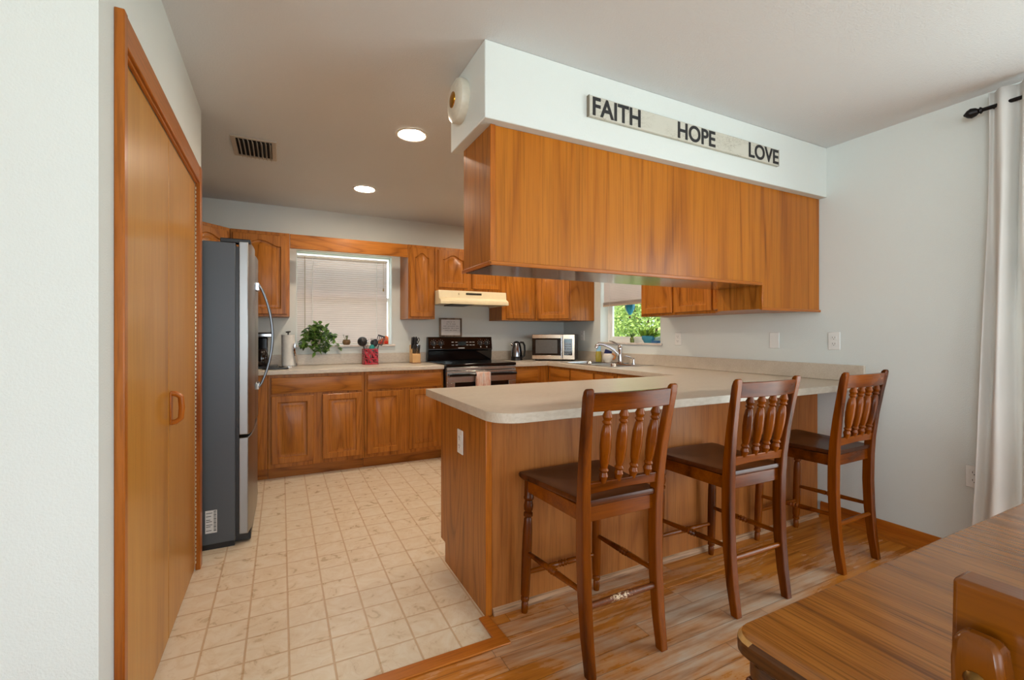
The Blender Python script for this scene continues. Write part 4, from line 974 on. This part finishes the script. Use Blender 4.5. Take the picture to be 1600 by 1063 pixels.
# ================================================================== bar stools
def scuffed():
    t = NT('scuffed_cherry'); v = t.coord('Object'); n = t.noise(v, 90, 4, .7)
    sx = t.node('ShaderNodeSeparateXYZ'); t.link(v, sx.inputs[0]); d = t.math('ABSOLUTE', t.math('SUBTRACT', sx.outputs[0], -.01))
    f = t.math('SUBTRACT', n, t.math('MULTIPLY', d, 2.6)); m_ = t.ramp(f, [(.46, (0,)*3), (.50, (1,)*3)])
    t.set(t.mix(m_, t.ramp(n, [(.3, lin(84,36,6)), (.7, lin(128,64,14))]), lin(226,196,160)), .4); return t.m
def make_stool(label, x, y, rz=0):
    S = thing('bar_stool', label, 'stool', (x, y, 0), rz, 'wooden bar stools at the peninsula')
    ch = cherry('Z'); chx = cherry('X')
    # seat: scooped, wider at the front
    n = 12; R = []
    outline = []
    for k in range(n+1): t = k/n; outline.append((-.215+.43*t, .225+.010*math.sin(PI*t)))
    outline += [(.222,.19)]
    for k in range(1, 8): t = k/8; outline.append((.215-.045*t, .19-.39*t))
    outline += [(.165,-.205),(-.165,-.205)]
    for k in range(1, 8): t = k/8; outline.append((-.17-.045*t, -.20+.39*t))
    outline += [(-.222,.19)]
    outline = list(reversed(outline))
    def rg_(sc, z, f=0): return [(px*sc, .01+(py-.01)*sc, z + f*0) for px, py in outline]
    MB().loops([rg_(.955,.587), rg_(.995,.594), rg_(1.0,.604), rg_(.985,.612), rg_(.90,.6125), rg_(.72,.606), rg_(.45,.600), rg_(.1,.600)]).build('seat', seatwood('X'), S, angle=30)
    ap = MB(); ap.box(-.155, .155, -.195, -.177, .533, .588).box(-.165, .165, .175, .193, .533, .588)
    for s_ in (-1, 1): ap.prism([(s_*.158,-.18),(s_*.176,-.18),(s_*.195,.18),(s_*.177,.18)], .533, .588)
    ap.build('apron', chx, S, .002)
    for s_ in (-1, 1):
        pts = [(s_*.168,-.228,0),(s_*.169,-.210,.12),(s_*.170,-.196,.27),(s_*.171,-.190,.42),(s_*.172,-.192,.56),(s_*.176,-.199,.66),(s_*.182,-.214,.78),(s_*.190,-.236,.91),(s_*.195,-.251,.99),(s_*.196,-.257,1.012),(s_*.196,-.260,1.022)]
        hf = [(.016,.017),(.018,.019),(.019,.021),(.019,.022),(.019,.022),(.018,.020),(.017,.018),(.016,.016),(.016,.015),(.0155,.012),(.014,.006)]
        MB().rectsweep(pts, hf).build('rear_leg', ch, S, .004)
        prof = [(0,.013),(.03,.015),(.075,.015),(.085,.011),(.095,.018),(.115,.018),(.125,.013),(.135,.019),(.17,.020),(.45,.0215),(.62,.0205),(.70,.017),(.715,.013),(.725,.020),(.745,.020),(.755,.014),(.77,.019),(.80,.021),(.84,.016),(.85,.0215),(.862,.0225),(.87,.0205),(1,.0205)]
        MB().lathe((s_*.193,.212,0),(s_*.180,.190,.588), prof, 16).build('front_leg', ch, S)
    def curved(z0, z1, y0, bow, hw, arch=0, th=.011):
        R = []; N = 14
        for k in range(N+1):
            t = k/N; xx = -hw+2*hw*t; b = bow*math.sin(PI*t); a = arch*math.sin(PI*t)
            def yy(z): return y0 - b - (z-.66)*.14
            R.append([(xx, yy(z0)-th, z0+a*.9), (xx, yy(z0)+th, z0+a*.9), (xx, yy(z1)+th, z1+a*.4), (xx, yy(z1)-th, z1+a*.4)])
        return MB().loops(R)
    curved(.940, 1.006, -.206, .016, .180, 0).build('crest_rail', chx, S, .003)
    curved(.636, .678, -.200, .012, .165, .012).build('lower_rail', chx, S, .003)
    for k in range(4):
        x_ = -.108+.072*k; yb = -.206-.009; yt = -.245-.011
        prof = [(0,.009),(.05,.011),(.10,.0145),(.15,.0105),(.18,.015),(.21,.0105),(.30,.0145),(.5,.0175),(.66,.0165),(.78,.0125),(.80,.009),(.83,.015),(.86,.011),(.91,.0155),(.96,.011),(1,.008)]
        MB().lathe((x_*.96,yb,.676),(x_*1.05,yt,.945), [(a_, b_*1.2) for a_, b_ in prof], 14).build('spindle', ch, S)
    tp = [(0,.009),(.12,.010),(.35,.012),(.42,.013),(.44,.009),(.46,.0145),(.48,.010),(.50,.0155),(.52,.010),(.54,.0145),(.56,.009),(.58,.013),(.66,.012),(.88,.010),(1,.008)]
    for s_ in (-1, 1): MB().lathe((s_*.1715,-.197,.285),(s_*.187,.202,.265), tp, 12).build('side_stretcher', chx, S)
    MB().lathe((-.190,.207,.175),(.190,.207,.175), tp, 12).build('front_stretcher', chx, S)
    MB().lathe((-.170,-.200,.235),(.170,-.200,.235), [(0,.011),(.5,.013),(1,.011)], 12).build('rear_stretcher', scuffed(), S)
    return S
s1 = make_stool('red-brown wooden bar stool nearest the tiled floor, scuffed rear stretcher', 1.135, 1.528, math.radians(0))
s2 = dup(s1); s2.location = (1.908, 1.528, 0); s2.rotation_euler = (0,0,math.radians(-1)); s2['label'] = 'red-brown wooden bar stool standing between the other two at the peninsula'
s3 = dup(s1)
for s_ in (s2, s3):
    for ch_ in s_.children:
        if ch_.name.startswith('rear_stretcher'):
            ch_.data = ch_.data.copy(); ch_.data.materials.clear(); ch_.data.materials.append(cherry('X')); s3.location = (2.690, 1.528, 0); s3.rotation_euler = (0,0,math.radians(1)); s3['label'] = 'red-brown wooden bar stool nearest the white right wall and baseboard'

# ================================================================== dining table and chair
tbx = thing('dining_table', 'worn brown dining table with a streaky wood top at the front right', 'table', (1.258, -.425, 0))
X0, X1, Y0, Y1 = -.653, .653, -.895, .895
def topshape(ins, r=.035): return rr(X0+ins, X1-ins, Y0+ins, Y1-ins, r, 5)
m = MB(); m.loops([[(x,y,z) for x,y in topshape(i)] for i, z in ((.006,.728),(0,.734),(0,.752),(.004,.7585),(.0075,.760))])
tt = m.build('tabletop', [tablewood('Y'), wood('table_edge', (34,18,8), (60,32,12), (92,54,22), 'Y', .3), plain('worn_edge', (176,130,70), .5, noise=.4, nscale=50)], tbx, angle=30)
for p in tt.data.polygons: p.material_index = 0 if p.normal.z > .9 else (2 if .55 < p.normal.z <= .9 else 1)
MB().loops([[(x,y,z) for x,y in topshape(i)] for i, z in ((.020,.690),(.012,.696),(.012,.720),(.020,.7275))]).build('leaf_layer', wood('table_edge', (40,22,12), (66,36,18), (96,56,28), 'Y', .3), tbx, angle=50)
MB().box(X0+.075, X1-.075, Y0+.075, Y0+.10, .60, .69).box(X0+.075, X1-.075, Y1-.10, Y1-.075, .60, .69).box(X0+.075, X0+.10, Y0+.10, Y1-.10, .60, .69).box(X1-.10, X1-.075, Y0+.10, Y1-.10, .60, .69).build('apron', wood('table_edge', (40,22,12), (66,36,18), (96,56,28), 'X'), tbx)
for sx in (-1, 1):
    for sy in (-1, 1):
        cx, cy = sx*.595, sy*.84; MB().rectsweep([(cx,cy,0),(cx,cy,.15),(cx,cy,.60),(cx,cy,.69)], [(.028,.028),(.034,.034),(.040,.040),(.040,.040)]).build('leg', wood('table_leg', (50,22,10), (84,40,18), (110,58,28), 'Z', .3), tbx, .005)
dc = thing('dining_chair', 'orange-brown wooden dining chair tucked in at the near side of the table, seen from behind', 'chair', (.70, -.055, 0))
# back faces -X; seat reaches under the table
MB().prism(rr(-.19, .21, -.21, .21, .04), .43, .46).build('seat', chairwood('Y'), dc, .006)
MB().box(-.165, -.145, -.19, .19, .38, .43).box(.165, .185, -.19, .19, .38, .43).box(-.145, .165, -.195, -.175, .38, .43).box(-.145, .165, .175, .195, .38, .43).build('apron', chairwood('Y'), dc, .002)
for s_ in (-1, 1):
    pts = [(-.20,s_*.208,0),(-.185,s_*.208,.20),(-.178,s_*.208,.44),(-.186,s_*.208,.62),(-.198,s_*.208,.80),(-.2065,s_*.208,.945),(-.208,s_*.208,.963),(-.208,s_*.208,.970)]
    MB().rectsweep(pts, [(.014,.015),(.016,.016),(.017,.016),(.016,.016),(.014,.016),(.012,.016),(.011,.014),(.007,.010)]).build('back_post', chairwood('Z'), dc, .004)
    MB().lathe((.185,s_*.185,0),(.180,s_*.180,.43),[(0,.014),(.1,.018),(.8,.022),(1,.022)],14).build('front_leg', chairwood('Z'), dc)
    MB().lathe((-.219,s_*.208,.936),(-.2235,s_*.208,.936),[(0,.0075),(.5,.006),(1,.003)],14).build('bolt', plain('aged_bolt', (120,88,44), .35, .9), dc)
N = 16; R = []
for k in range(N+1):
    t = k/N; y = -.232+.464*t; b = -.012*math.sin(PI*t)*0
    R.append([(-.196+b, y, .885), (-.166+b, y, .885), (-.160+b, y, 1.0), (-.190+b, y, 1.0)])
MB().loops(R).build('crest_rail', chairwood('Y'), dc, .004)
MB().box(-.190, -.172, -.192, .192, .56, .60).build('lower_rail', chairwood('Y'), dc, .003)
for k in range(5):
    y = -.13+.065*k; MB().lathe((-.182,y,.60),(-.181,y,.886),[(0,.008),(.2,.012),(.5,.015),(.8,.012),(1,.008)],12).build('spindle', chairwood('Z'), dc)
MB().lathe((-.186,-.195,.20),(-.186,.195,.20),[(0,.009),(.5,.012),(1,.009)],10).build('rear_stretcher', chairwood('Y'), dc)

# ================================================================== outside
struct(MB().box(-14, 22, -14, 24, -.25, -.06).build('ground', plain('pale_ground', (186,188,166), .9, noise=.15, nscale=3, bump=.5)))
def bush(label, x, y, r, hgt, n, seed):
    b = thing('shrub', label, 'shrub', (x, y, -.06), 0, 'shrubs outside the sink window')
    rb = random.Random(seed); m = MB()
    for i in range(n):
        u = Vector((rb.gauss(0,1), rb.gauss(0,1), rb.gauss(0,1))).normalized(); q = .55+.45*rb.random()**.4
        lump = 1+.22*math.sin(u.x*6+seed)*math.cos(u.z*5+u.y*4)
        p = Vector((u.x*r*q*lump, u.y*r*q*lump, hgt*.52+u.z*hgt*.48*q*lump)); s_ = rb.uniform(.022,.048)
        d = (u+Vector((rb.gauss(0,.7),rb.gauss(0,.7),rb.gauss(0,.7)))).normalized(); a = d.orthogonal().normalized(); a.rotate(Matrix.Rotation(rb.uniform(0,6), 3, d)); c_ = d.cross(a)
        m.quad(p-a*s_, p+c_*s_*.45, p+a*s_, p-c_*s_*.45)
    m.build('foliage', M_BUSH, b, smooth=False)
    m = MB()
    for i in range(5):
        a = i*1.3; m.tube([(0,0,0),(.2*math.cos(a),.2*math.sin(a),hgt*.3),(.55*r*math.cos(a),.55*r*math.sin(a),hgt*.65)], [.05,.035,.012], 7)
    m.build('branches', M_BARK, b)
bush('tall sunlit shrub nearest the sink window, left in its view', 6.2, 8.5, .88, 3.0, 20000, 1)
bush('tall sunlit shrub in the middle of the sink window view', 6.2, 6.3, .88, 3.2, 20000, 2)
bush('large pale shrub in the second row, far left behind the others', 9.0, 11.6, 1.2, 4.0, 14000, 4)
bush('large pale shrub in the second row, behind the middle gap', 9.0, 8.6, 1.2, 4.0, 14000, 5)
